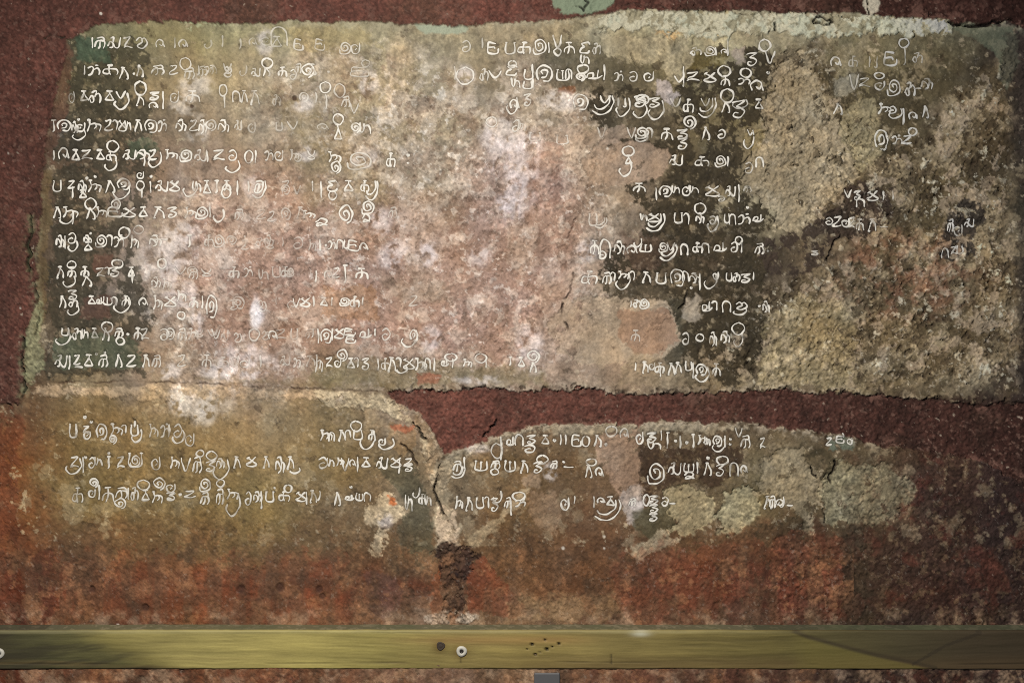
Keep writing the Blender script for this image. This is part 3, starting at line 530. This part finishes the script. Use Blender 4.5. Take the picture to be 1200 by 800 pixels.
def char_paths(items):
    out = []
    for g, x, y, w, h, a in items:
        sh = jr.uniform(-.06, .06)
        shp = VARS[g][jr.randint(len(VARS[g]))] if g in VARS else GL_[g]
        for stx in shp.split('/'):
            pts = []
            for p in stx.split():
                u, v = map(float, p.split(','))
                if g == 'x': v = 5 + (v - 5) * 0.9
                pts.append((x + w * (u / 10 + sh * (0.5 - v / 10)) + jr.uniform(-.3, .3), y + h * v / 10 + jr.uniform(-.3, .3)))
            al = [0, .2, .3, .36, .46, .56, .66, .78, .88, 1.0][int(a)]
            head = len(stx.split()) == 2 and g in 'gbkrpUn' and abs(pts[0][1] - pts[1][1]) < 1
            out.append((path(pts), (2.6 if g == 'x' else 2.5 if head else 2.05) * (0.9 if a < 7 else 1), al))
    return out
VARS = {'k': ["3,0 7,0/5,0 4,5 5,10/5,4 1,4 0,8 3,9 5,6/5,4 9,4 10,7 9,10", "2,0 8,0/5,0 5,6 3,10/0,9 1,5 5,3.5 9,5 10,10", "0,0 3,0/1.5,0 2,5 0,10/2,4 6,3 7,6 5,8/6,3 10,5 9,10",
  "0,8 1,3 4,4 6,8 3,10/2,1 5,0 7,3 6,8/7,3 10,5 9,10/3,0 7,0", "0,9 2,4 5,3 5,8 3,10/2,1 8,0 9,3 5,3/9,3 10,7 8,10"],
 'c': ["7,4 4,2 0,4 1,9 6,10 9,7 9,0/6,5 4,7", "0,2 5,0 9,4 7,9 2,10 0,7 4,5 6,6", "1,9 0,5 4,2 8,4 7,8 4,6/8,4 10,9"],
 'n': ["0,8 2,4 4,5 4,9 2,9.5 1,7/2,1 6,0 5,5/5,4 8,2 10,5 9,10", "0,3 3,1 5,4 3,9 0,10/4,5 8,3 10,6 9,10/6,0 9,0"],
 'z': ["0,1 4,0.6 8,0 5,4 2,6.5 1,8.6 4,8 7,8.6 10,9.4/0,9.6 2,8.8", "1,1 8,0 6,4 2,7 0,9 5,9.4 10,8/2,0 4,1.5"],
 'h': ["0,10 0,3 3,0 8,1 10,4 10,10", "0,0 0,6 2,9 4,5 4,1/4,4 8,3 10,6 10,10"],
 'g': [GL_['g'], "1,0 7,0/4,0 3,4 0,10 2,9.6/4,1 8,4 9.5,10"], 'D': [GL_['D'], "4,6 3,4 5,2.6 7,4 6,7 3,7.6/1,9 0,4 3,0 8,1 10,5 8,10 4,10"]}
GROOVE = np.zeros(PX.shape, np.float32)
def prepare(rows):
    res = []
    for y0, hh, s_ in rows:
        cs_ = []
        for c in parse(y0, hh, s_):
            ps = char_paths(c['it']); cs_.append((c['a'], ps))
            for P, w, al in ps:
                x0, x1 = P[:, 0].min() - 4, P[:, 0].max() + 4; y0_, y1 = P[:, 1].min() - 4, P[:, 1].max() + 4
                i0, i1 = np.searchsorted(gx, [x0, x1]); j0, j1 = np.searchsorted(gy, [y0_, y1])
                X = PX[j0:j1, i0:i1]; Y = PY[j0:j1, i0:i1]
                d = np.sqrt(((X[..., None] - P[:, 0]) ** 2 + (Y[..., None] - P[:, 1]) ** 2).min(-1))
                GROOVE[j0:j1, i0:i1] = np.maximum(GROOVE[j0:j1, i0:i1], al * (1 - sstep(w * .5 + .1, w * .5 + 1.5, d)))
        res.append((y0, hh, cs_))
    return res
GAPS = [(240,330),(200,370),(305,370),(275,385),(345,375),(330,350),(285,350),(235,365),(205,360),(255,340),(215,360),(255,360)]
ROWS_U = list(ROWS_U); gr_ = np.random.RandomState(5)
for k_, (a_, b_) in enumerate(GAPS):
    add = ''
    for lo_, hi_ in ((a_, b_),):
        x_ = lo_
        while x_ < hi_:
            if gr_.rand() < .72: add += ' %s%d,%dw%dh%da%d' % ('gkcnbhpzvDOIsy8T'[gr_.randint(16)], x_, gr_.randint(-2, 4) + 2 * (k_ > 1), gr_.randint(8, 14), gr_.randint(9, 14), gr_.choice([2, 3, 3, 4, 5]))
            x_ += gr_.randint(13, 19)
    ROWS_U[k_] = (ROWS_U[k_][0], ROWS_U[k_][1], ROWS_U[k_][2] + add)
TEXT_U = prepare(ROWS_U); TEXT_L = prepare(ROWS_L)
H -= GROOVE * 0.8
COL *= (1 - GROOVE * 0.24)[..., None]

# --- fine relief
gr = fbm(PX, PY, 7.0, 181, 3, 0.7); gr2 = fbm(PX, PY, 2.9, 191, 2, 0.7)
H += ROUGH * (gr * 1.3 + gr2 * 1.15)
H = H * 1.0

# ------------------------------------------------------------------ materials
def nodes(m):
    m.use_nodes = True; nt = m.node_tree; return nt, nt.nodes['Principled BSDF']
def surface_mat(name, rough, bump, scale, var, spec=0.3, coarse=None):
    m = bpy.data.materials.new(name); nt, b = nodes(m); N = nt.nodes; Lk = nt.links
    at = N.new('ShaderNodeAttribute'); at.attribute_name = 'Col'
    tc = N.new('ShaderNodeTexCoord')
    n1 = N.new('ShaderNodeTexNoise'); n1.inputs['Scale'].default_value = scale; n1.inputs['Detail'].default_value = 6; n1.inputs['Roughness'].default_value = 0.7
    Lk.new(tc.outputs['Object'], n1.inputs['Vector'])
    mr = N.new('ShaderNodeMapRange'); mr.inputs[1].default_value = 0.25; mr.inputs[2].default_value = 0.75
    mr.inputs[3].default_value = 1 - var; mr.inputs[4].default_value = 1 + var
    Lk.new(n1.outputs['Fac'], mr.inputs[0])
    mx = N.new('ShaderNodeVectorMath'); mx.operation = 'SCALE'
    Lk.new(at.outputs['Color'], mx.inputs[0]); Lk.new(mr.outputs[0], mx.inputs['Scale'])
    Lk.new(mx.outputs[0], b.inputs['Base Color'])
    bp = N.new('ShaderNodeBump'); bp.inputs['Strength'].default_value = bump; bp.inputs['Distance'].default_value = 0.0012
    Lk.new(n1.outputs['Fac'], bp.inputs['Height']); Lk.new(bp.outputs[0], b.inputs['Normal'])
    r = N.new('ShaderNodeMapRange'); r.inputs[3].default_value = rough - 0.12; r.inputs[4].default_value = min(1, rough + 0.15)
    Lk.new(n1.outputs['Fac'], r.inputs[0]); Lk.new(r.outputs[0], b.inputs['Roughness'])
    b.inputs['Specular IOR Level'].default_value = spec
    return m
M_PLASTER = surface_mat('old_plaster', 0.8, 0.7, 420, 0.22)
M_COAT = surface_mat('maroon_render', 0.82, 0.9, 520, 0.26)
M_CHALK = surface_mat('lime_white', 0.9, 0.3, 500, 0.10)
M_WOOD = surface_mat('weathered_wood', 0.62, 0.25, 300, 0.06, 0.35)
def plain(name, col, rough, metal=0):
    m = bpy.data.materials.new(name); nt, b = nodes(m); b.inputs['Base Color'].default_value = (*col, 1)
    b.inputs['Roughness'].default_value = rough; b.inputs['Metallic'].default_value = metal
    n = nt.nodes.new('ShaderNodeTexNoise'); n.inputs['Scale'].default_value = 260
    r = nt.nodes.new('ShaderNodeValToRGB'); r.color_ramp.elements[0].color = (*[c * .62 for c in col], 1); r.color_ramp.elements[1].color = (*[min(1, c * 1.25) for c in col], 1)
    nt.links.new(n.outputs['Fac'], r.inputs[0]); nt.links.new(r.outputs[0], b.inputs['Base Color'])
    return m
M_WHITE = plain('aged_white_washer', (0.62, 0.60, 0.54), 0.5)
M_DARK = plain('dark_screw_metal', (0.035, 0.03, 0.025), 0.5, 0.3)
M_IRON = plain('grey_strap_metal', (0.16, 0.16, 0.17), 0.5, 0.4)
M_PLUG = plain('dark_knot_wood', (0.05, 0.035, 0.025), 0.7)

def mesh_obj(name, verts, faces, mat, parent=None, col=None, normals=None, smooth=True):
    me = bpy.data.meshes.new(name)
    verts = np.asarray(verts, np.float32); faces = np.asarray(faces, np.int32); k = faces.shape[1]
    me.vertices.add(len(verts)); me.vertices.foreach_set('co', verts.ravel())
    me.loops.add(faces.size); me.loops.foreach_set('vertex_index', faces.ravel())
    me.polygons.add(len(faces)); me.polygons.foreach_set('loop_start', np.arange(0, faces.size, k, dtype=np.int32))
    me.update(calc_edges=True)
    me.polygons.foreach_set('use_smooth', np.full(len(faces), smooth))
    if col is not None:
        a = me.color_attributes.new('Col', 'FLOAT_COLOR', 'POINT')
        a.data.foreach_set('color', np.concatenate([col, np.ones((len(col), 1))], 1).astype(np.float32).ravel())
    me.materials.append(mat)
    if normals is not None: me.normals_split_custom_set_from_vertices(normals)
    o = bpy.data.objects.new(name, me); C.objects.link(o)
    if parent: o.parent = parent
    return o
def tag(o, label=None, cat=None, group=None, kind=None):
    if label: o['label'] = label
    if cat: o['category'] = cat
    if group: o['group'] = group
    if kind: o['kind'] = kind
    return o
def empty(name, loc=(0, 0, 0)):
    o = bpy.data.objects.new(name, None); C.objects.link(o); o.location = loc; o.empty_display_size = 0.05; return o

# ------------------------------------------------------------------ wall sheet cut into its real pieces
BEAM_TOP, BEAM_BOT = 736.0, 784.0
HW = H.copy()
plinth = sstep(752, 760, PY)
HW = HW + plinth * 29.0                                    # masonry below stands out, nearly flush with the beam
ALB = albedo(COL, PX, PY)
VX = X_(PX); VY = -HW * S; VZ = Z_(PY)
V = np.stack([VX, VY, VZ], -1).astype(np.float32)
du = np.gradient(V, axis=1); dv = np.gradient(V, axis=0)
NRM = np.cross(du, dv); NRM /= np.linalg.norm(NRM, axis=-1, keepdims=True) + 1e-12
if NRM[NY // 2, NX // 2, 1] > 0: NRM = -NRM

REG = np.zeros(PX.shape, np.int32)                         # 0 = wall
def claim(mask, idx): REG[mask] = idx
panelU = (PY < 452 + (PX > 455) * 8 + np.interp(PX, [250, 455], [0, 6])) & (PY > -60)
claim(panelU & (PX < 1215), 1)
lowpoly = sdf([(22,451),(250,451),(380,457),(460,461),(520,532),(580,511),(640,498),(850,495),(940,504),(1000,514),(1060,530),(1085,560),(1090,600),(1040,640),(1000,650),(700,662),(560,650),(540,725),(300,725),(300,660),(24,650)]) + W1 * 4
claim((lowpoly < 0) & ~panelU, 2)
bare = {3: PATCH[17][0], 4: PATCH[20][0], 5: PATCH[24][0], 6: PATCH[26][0], 7: PATCH[23][0]}
for k, p in bare.items(): claim((sdf(p) + W1 * 4.5 + W2 * 2 < 0), k)
claim(ledge > .5, 8)
claim(mM > .5, 9)
claim((mT > .5), 0)
claim(TEAL > .5, 10)
claim(pmask(PATCH[-2][0], 3, 1.4) > .5, 11)
LB = [p for p in PATCH if p[2] in (.8, .85, .9) and p[4] in (-.5, -.4, -.3) and p[0][0][1] > 500]
for q, p in enumerate(LB[:6]): claim((sdf(p[0]) + W1 * 4.5 + W2 * 2 < 0), 12 + q)

fr = REG[:-1, :-1]
idx = np.arange(NX * NY, dtype=np.int64).reshape(NY, NX)
F = np.stack([idx[:-1, :-1], idx[1:, :-1], idx[1:, 1:], idx[:-1, 1:]], -1)
Vf = V.reshape(-1, 3); Nf = NRM.reshape(-1, 3).astype(np.float32); Af = ALB.reshape(-1, 3)
def piece(name, ids, mat, parent=None, extra=None):
    f = F[np.isin(fr, ids)]
    u, inv = np.unique(f.ravel(), return_inverse=True)
    return mesh_obj(name, Vf[u], inv.reshape(-1, 4), mat, parent, Af[u], Nf[u])

wall = piece('wall', [0], M_COAT); tag(wall, kind='structure')
wall['label'] = 'rough maroon rendered wall round the inscribed panels'
# solid masonry behind the sheet
bx = [(X_(-262), X_(1462))]; x0, x1 = X_(gx[0]), X_(gx[-1]); z0, z1 = Z_(gy[-1]), Z_(gy[0])
bv = [(x0, .03, z0), (x1, .03, z0), (x1, .03, z1), (x0, .03, z1), (x0, .35, z0), (x1, .35, z0), (x1, .35, z1), (x0, .35, z1)]
core = mesh_obj('masonry_core', bv, [(0,1,2,3),(5,4,7,6),(4,0,3,7),(1,5,6,2),(3,2,6,7),(4,5,1,0)], M_PLUG, wall, smooth=False)

upper = empty('inscribed_panel', (X_(600), 0, Z_(452)))
tag(upper, 'large upper panel of olive brown plaster with twelve rows of white script', 'inscription')
lower = empty('inscribed_panel', (X_(540), 0, Z_(660)))
tag(lower, 'lower strip of brown plaster with three rows of white script above the beam', 'inscription')
bpy.context.view_layer.update()
def adopt(o, parent):
    o.parent = parent; o.matrix_parent_inverse = parent.matrix_world.inverted(); return o
adopt(piece('plaster_ground', [1], M_PLASTER), upper)
adopt(piece('plaster_ground', [2], M_PLASTER), lower)
LBL = {3: 'pale tan bare patch with rough face right of the dark text column', 4: 'pinkish bare patch amid dark wash near the fourth row',
       5: 'broad pinkish bare patch with a rounded right end', 6: 'pale bare patch below the ledge', 7: 'small pale patch beside a crack'}
for k in bare:
    if np.any(fr == k):
        o = adopt(piece('bare_patch', [k], M_PLASTER), upper); o['label'] = LBL[k]
adopt(piece('broken_ledge', [8], M_PLASTER), upper)
for q in range(len(LB[:6])):
    if np.any(fr == 12 + q): adopt(piece('bare_patch', [12 + q], M_PLASTER), lower)
adopt(piece('dark_scar', [11], M_COAT), lower)
tag(piece('render_band', [9], M_COAT), 'sunken maroon rough render band running right between the two inscribed panels', 'render')
tag(piece('plaster_lump', [10], M_PLASTER), 'cracked grey green plaster lump at the top edge of the wall', 'plaster')

# ------------------------------------------------------------------ writing
# lookups on the master sheet
def samp(arr, px, py):
    i = np.clip(np.searchsorted(gx, px) - 1, 0, NX - 2); j = np.clip(np.searchsorted(gy, py) - 1, 0, NY - 2)
    fx = np.clip((px - gx[i]) / (gx[i + 1] - gx[i]), 0, 1); fy = np.clip((py - gy[j]) / (gy[j + 1] - gy[j]), 0, 1)
    if arr.ndim == 3: fx = fx[:, None]; fy = fy[:, None]
    return (arr[j, i] * (1 - fx) + arr[j, i + 1] * fx) * (1 - fy) + (arr[j + 1, i] * (1 - fx) + arr[j + 1, i + 1] * fx) * fy
def stroke(P, width, alpha):
    n = len(P)
    s = np.arange(n)
    T = np.gradient(P, axis=0); T /= np.linalg.norm(T, axis=1, keepdims=True) + 1e-9
    Nn = np.stack([-T[:, 1], T[:, 0]], 1)
    w = width * (0.85 + 0.3 * jr.rand()) * (1 + 0.28 * np.sin(s * 0.55 + jr.rand() * 6))
    w[0] *= .6; w[-1] *= .5
    off = np.array([-1.0, -0.55, 0.55, 1.0])
    Q = P[:, None, :] + Nn[:, None, :] * (off[None, :, None] * w[:, None, None] * 0.5)
    q = Q.reshape(-1, 2)
    h = samp(HW, q[:, 0], q[:, 1]).reshape(n, 4)
    hc = h.mean(1, keepdims=True)
    h = np.maximum(h, hc - .3) + np.array([0.12, 0.42, 0.42, 0.12])
    wear = samp(NWEAR, q[:, 0], q[:, 1]).reshape(n, 4)
    al = np.clip(alpha * (1.14 - 0.5 * np.clip(wear, 0, 1.2)) * (1 - 0.6 * samp(CHIP, q[:, 0], q[:, 1]).reshape(n, 4)), 0, 1) * np.array([0.45, 1, 1, 0.45])
    bgc = samp(COLF, q[:, 0], q[:, 1]).reshape(n, 4, 3)
    br = np.clip(samp(LV, q[:, 0], q[:, 1]).reshape(n, 4), 0, 1)[..., None]
    chalk = lin((252, 244, 228)) * br
    colr = bgc * (1 - al[..., None]) + chalk * al[..., None]
    colr = albedo(colr.reshape(-1, 3), q[:, 0], q[:, 1])
    v = np.stack([X_(q[:, 0]), -h.ravel() * S, Z_(q[:, 1])], 1)
    a = (np.arange(n - 1)[:, None] * 4 + np.arange(3)[None, :]).ravel()
    f = np.stack([a, a + 1, a + 5, a + 4], 1)
    return v, f, colr
NWEAR = fbm(PX, PY, 7, 201, 3)
CHIP = sstep(0.28, 0.38, FK1 * 0.8 + N12 * 0.25 + W3 * 0.05); CHIP = np.maximum(CHIP, 0.35 * (PY > 470) * (1 - sstep(260, 380, PX)))
COLF = COL
LREF = light_at(PX, PY); LV = np.clip((LREF / LREF.max()) ** 0.55, 0.3, 1)      # lamp fall-off partly evened out in the strokes' base colour
def char_mesh(paths):
    VV, FF, CC, n = [], [], [], 0
    for P, w, al in paths:
        v_, f_, c_ = stroke(P, w, al)
        VV.append(v_); FF.append(f_ + n); CC.append(c_); n += len(v_)
    return np.vstack(VV), np.vstack(FF), np.vstack(CC)
def write(rows, panel):
    for y0, hh, chars in rows:
        line = adopt(empty('text_line', (X_(60), -0.003, Z_(y0 + hh))), panel)
        bpy.context.view_layer.update(); inv = line.matrix_world.inverted(); faint = []
        for a, paths in chars:
            if a < 7: faint += paths; continue
            v, f, co = char_mesh(paths)
            o = mesh_obj('character', v, f, M_CHALK, None, co); o.parent = line; o.matrix_parent_inverse = inv
        if faint:
            v, f, co = char_mesh(faint)
            o = mesh_obj('worn_writing', v, f, M_CHALK, None, co); o.parent = line; o.matrix_parent_inverse = inv; o['kind'] = 'stuff'
write(TEXT_U, upper); write(TEXT_L, lower)

# ------------------------------------------------------------------ wooden beam
DF = 0.046                                          # the beam's face stands this far out of the wall plane
def at(px, py, d):                                  # point seen at a pixel, d metres out from the wall plane
    k = (DIST - d) / DIST
    return (X_(px) * k, -d, CZ + (Z_(py) - CZ) * k)
zt = at(0, 738.5, DF)[2]; zb = at(0, 783.2, DF)[2]
bxs = np.arange(-700, 1900, 1.7)
prof = []                                           # (depth, z, v) from back of the top to the underside
for t in np.linspace(0, 1, 9): prof.append((0.0 + t * (DF - .004), zt + .0012 - .0010 * t, -1 + t))
for a in np.linspace(10, 90, 5): prof.append((DF - .004 + .004 * math.sin(math.radians(a)), zt - .0028 + .003 * math.cos(math.radians(a)), 0.0))
for t in np.linspace(0, 1, 46)[1:]: prof.append((DF, (zt - .0028) * (1 - t) + (zb + .0012) * t, t))
prof.append((DF - .001, zb, 1.0)); prof.append((0.0, zb, 1.05))
prof = np.array(prof)
BX, BV = np.meshgrid(bxs, prof[:, 2]); BD = np.repeat(prof[:, :1], len(bxs), 1); BZ = np.repeat(prof[:, 1:2], len(bxs), 1)
cs = [0,60,120,160,200,260,350,450,540,620,700,800,900,960,1050,1120,1200]
cc = np.array([(60,54,34),(76,72,42),(92,86,48),(128,116,62),(150,136,76),(162,147,82),(162,147,80),(150,136,72),(146,128,70),(136,118,62),(126,110,60),(112,98,52),(104,92,48),(84,76,42),(62,55,35),(50,40,28),(42,31,24)], float)
YB = 738 + BV * 46
skew = BX + (BV - .5) * -90 * np.exp(-((BX - 150) / 90) ** 2)
BC = np.stack([np.interp(skew, cs, lin(cc)[:, k]) for k in range(3)], -1)
gW = fbm(BX, YB, 40, 211, 3)
grain = fbm(BX * 0.035, YB * 0.9 + gW * 2.0 + np.sin(BX / 160) * 4, 2.2, 221, 4, 0.7)
grain2 = fbm(BX * 0.02, YB * 0.5 + np.sin(BX / 210 + 1) * 5, 3, 231, 4, 0.65)
g3 = fbm(BX * 0.06, YB * 1.6 + gW * 3, 2.0, 321, 3, 0.7)
BC *= np.exp(grain * 0.13 + grain2 * 0.24 + g3 * 0.10 + fbm(BX, YB * 2, 90, 241, 4) * 0.24)[..., None]
def bmix(m, c, k):
    global BC
    m = (np.clip(m, 0, 1) * k)[..., None]; BC = BC * (1 - m) + lin(c) * m
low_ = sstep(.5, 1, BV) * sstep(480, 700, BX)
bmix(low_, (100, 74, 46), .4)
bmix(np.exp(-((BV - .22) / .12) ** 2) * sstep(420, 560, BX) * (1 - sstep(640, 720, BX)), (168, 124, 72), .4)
bmix(sstep(.05, .9, fbm(BX * .04, YB, 5, 251, 3)) * sstep(.55, .9, BV) * (1 - sstep(480, 560, BX)), (120, 98, 58), .5)
curve = np.interp(BX, [900, 940, 980, 1020, 1060, 1100], [-.25, .12, .38, .62, .82, 1.05])
dc = BV - curve
ins_ = (BX > 905) & (BX < 1090)
bmix(ins_ * np.exp(-(dc / .055) ** 2), (44, 34, 24), .75)
bmix(sstep(910, 950, BX) * (1 - sstep(1060, 1110, BX)) * sstep(.04, .12, dc), (112, 100, 46), .55)
bmix(sstep(905, 940, BX) * (1 - sstep(.0, .08, dc)), (78, 68, 44), .35)
c2 = np.interp(BX, [1060, 1100, 1140], [.9, .35, 0.0]); bmix((BX > 1060) & (BX < 1140) & (np.abs(BV - c2) < .05), (46, 38, 28), .5)
# dark smears at the left end
bmix(sstep(-.1, .7, fbm(BX * .12, YB + BX * .16, 6, 261, 3)) * (1 - sstep(120, 190, skew)), (52, 46, 32), .6)
topf = (BV < 0)
gn = fbm(BX, BV * 20, 6, 271, 3)
bmix(topf, (100, 97, 74), .88); bmix(topf & (gn > .3), (150, 138, 108), .45); bmix(topf & (BX > 880), (58, 62, 44), .6); bmix(topf & (BX < 60), (60, 56, 42), .6)
bmix(topf * sstep(.1, .8, fbm(BX, BV * 20, 30, 281, 3)), (92, 96, 66), .5)
bmix((BV >= 0) * (1 - sstep(.02, .06, BV)) * (1 - sstep(700, 1000, BX)), (170, 160, 112), .3)  # highlight painted along the upper edge of the face

bl_ = BC.mean(-1, keepdims=True); BC = bl_ + (BC - bl_) * np.array([1.02, 1.0, .98]) * .98
d_ = np.exp(-(((BX - 748) / 10) ** 2 + ((BV - .05) / .07) ** 2)); bmix(d_, (200, 196, 170), .7)
BL = light_at(BX, np.clip(YB, 0, 800))
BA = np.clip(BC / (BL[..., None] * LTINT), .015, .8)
gh = (grain * 0.00022 + grain2 * 0.0003 + fbm(BX, YB, 60, 301, 2) * .0005) * (BV > 0)
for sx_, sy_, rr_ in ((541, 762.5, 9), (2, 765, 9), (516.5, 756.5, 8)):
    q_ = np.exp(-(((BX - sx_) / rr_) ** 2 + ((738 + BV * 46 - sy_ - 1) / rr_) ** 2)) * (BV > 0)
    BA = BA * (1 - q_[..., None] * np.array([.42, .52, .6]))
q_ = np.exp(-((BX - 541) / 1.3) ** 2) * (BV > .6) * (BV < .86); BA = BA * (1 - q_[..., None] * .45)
# worm holes and checks
for hx, hy, r in [(638,748,1.6),(623,754,2.0),(654,753,1.8),(640,760,2.2),(627,767,1.7),(632,764,1.0),(646,757,1.0),(618,760,.9)]:
    m = (1 - sstep(r * .7, r * 1.25, np.sqrt((BX - hx) ** 2 + ((738 + BV * 46 - hy) * 1.0) ** 2))) * (BV > 0)
    BA = BA * (1 - m[..., None] * .93); gh = gh - m * .004
m = (1 - sstep(.5, 1.6, np.abs(BX - 714))) * (BV > .6) * (BV < .9); BA = BA * (1 - m[..., None] * .5); gh = gh - m * .001
m = np.exp(-((BV - (.86 + .03 * np.sin(BX / 130))) / .018) ** 2) * sstep(-.2, .3, fbm(BX, YB * 0, 70, 311, 3)); BA = BA * (1 - m[..., None] * .4); gh = gh - m * .0008
wv = 1.2 * np.sin(BX / 300) * 0.0004 + fbm(BX, YB * 0 + (BV > .5) * 50, 22, 331, 4) * 0.0005 * ((BV > .93) | (BV < .04))
scale = (DIST - BD) / DIST
verts = np.stack([X_(BX) , -(BD + gh), BZ + wv], -1)
ny, nx = BX.shape; ii = np.arange(nx * ny).reshape(ny, nx)
bf = np.stack([ii[:-1, :-1], ii[1:, :-1], ii[1:, 1:], ii[:-1, 1:]], -1).reshape(-1, 4)
beam = empty('wooden_beam', (0, 0, zb)); bpy.context.view_layer.update()
tag(beam, 'long weathered yellow brown timber beam across the foot of the wall', 'beam')
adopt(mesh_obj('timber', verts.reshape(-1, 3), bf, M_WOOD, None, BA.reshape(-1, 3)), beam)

def lathe(name, prof, mat, loc, seg=24, parent=None, tilt=0, wob=0):
    v = []; n = len(prof)
    for k in range(seg):
        a = 2 * math.pi * k / seg; wb = 1 + wob * math.sin(3 * a + 1)
        for r, y in prof: v.append((math.cos(a) * r * wb, -y, math.sin(a) * r * wb))
    f = []
    for k in range(seg):
        for j in range(n - 1):
            a, b = k * n + j, ((k + 1) % seg) * n + j; f.append((a, a + 1, b + 1, b))
    o = mesh_obj(name, v, f, mat); o.location = loc; o.rotation_euler = (0.0, tilt, 0)
    return o
def screw(px, py):
    x, y, z = at(px, py, DF)
    w = lathe('washer', [(.0034, .0004), (.0036, .0028), (.0060, .0032), (.0084, .0026), (.0092, .0012), (.0094, -.001)], M_WHITE, (x, -DF, z), wob=.03)
    s = lathe('screw', [(0, .0012), (.0012, .0012), (.0016, .0020), (.0033, .0020), (.0036, .0004)], M_DARK, (x, -DF, z), 18)
    adopt(w, beam); bpy.context.view_layer.update(); adopt(s, w)
screw(541, 762.5); screw(-1, 765)
x, y, z = at(516.5, 756.5, DF)
adopt(lathe('knot_plug', [(0, .0006), (.003, .0010), (.0042, .0002), (.0056, .0014), (.0068, .0010), (.0080, -.001)], M_PLUG, (x, -DF, z), wob=.08), beam)

# ------------------------------------------------------------------ iron strap under the beam
x0, _, z0 = at(626, 788, DF); x1, _, z1 = at(656, 860, DF)
def box(name, a, b, mat, bev=.0015, cat=None):
    (ax, ay, az), (bx_, by, bz) = a, b
    v = [(ax, ay, az), (bx_, ay, az), (bx_, by, az), (ax, by, az), (ax, ay, bz), (bx_, ay, bz), (bx_, by, bz), (ax, by, bz)]
    o = mesh_obj(name, v, [(0,3,2,1),(4,5,6,7),(0,1,5,4),(1,2,6,5),(2,3,7,6),(3,0,4,7)], mat, smooth=False)
    m = o.modifiers.new('b', 'BEVEL'); m.width = bev; m.segments = 2
    return o
strap = box('metal_strap', (x0, -DF - .002, z1), (x1, -.03, z0), M_IRON)
tag(strap, 'short grey metal strap standing below the beam right of the white screw', 'strap')
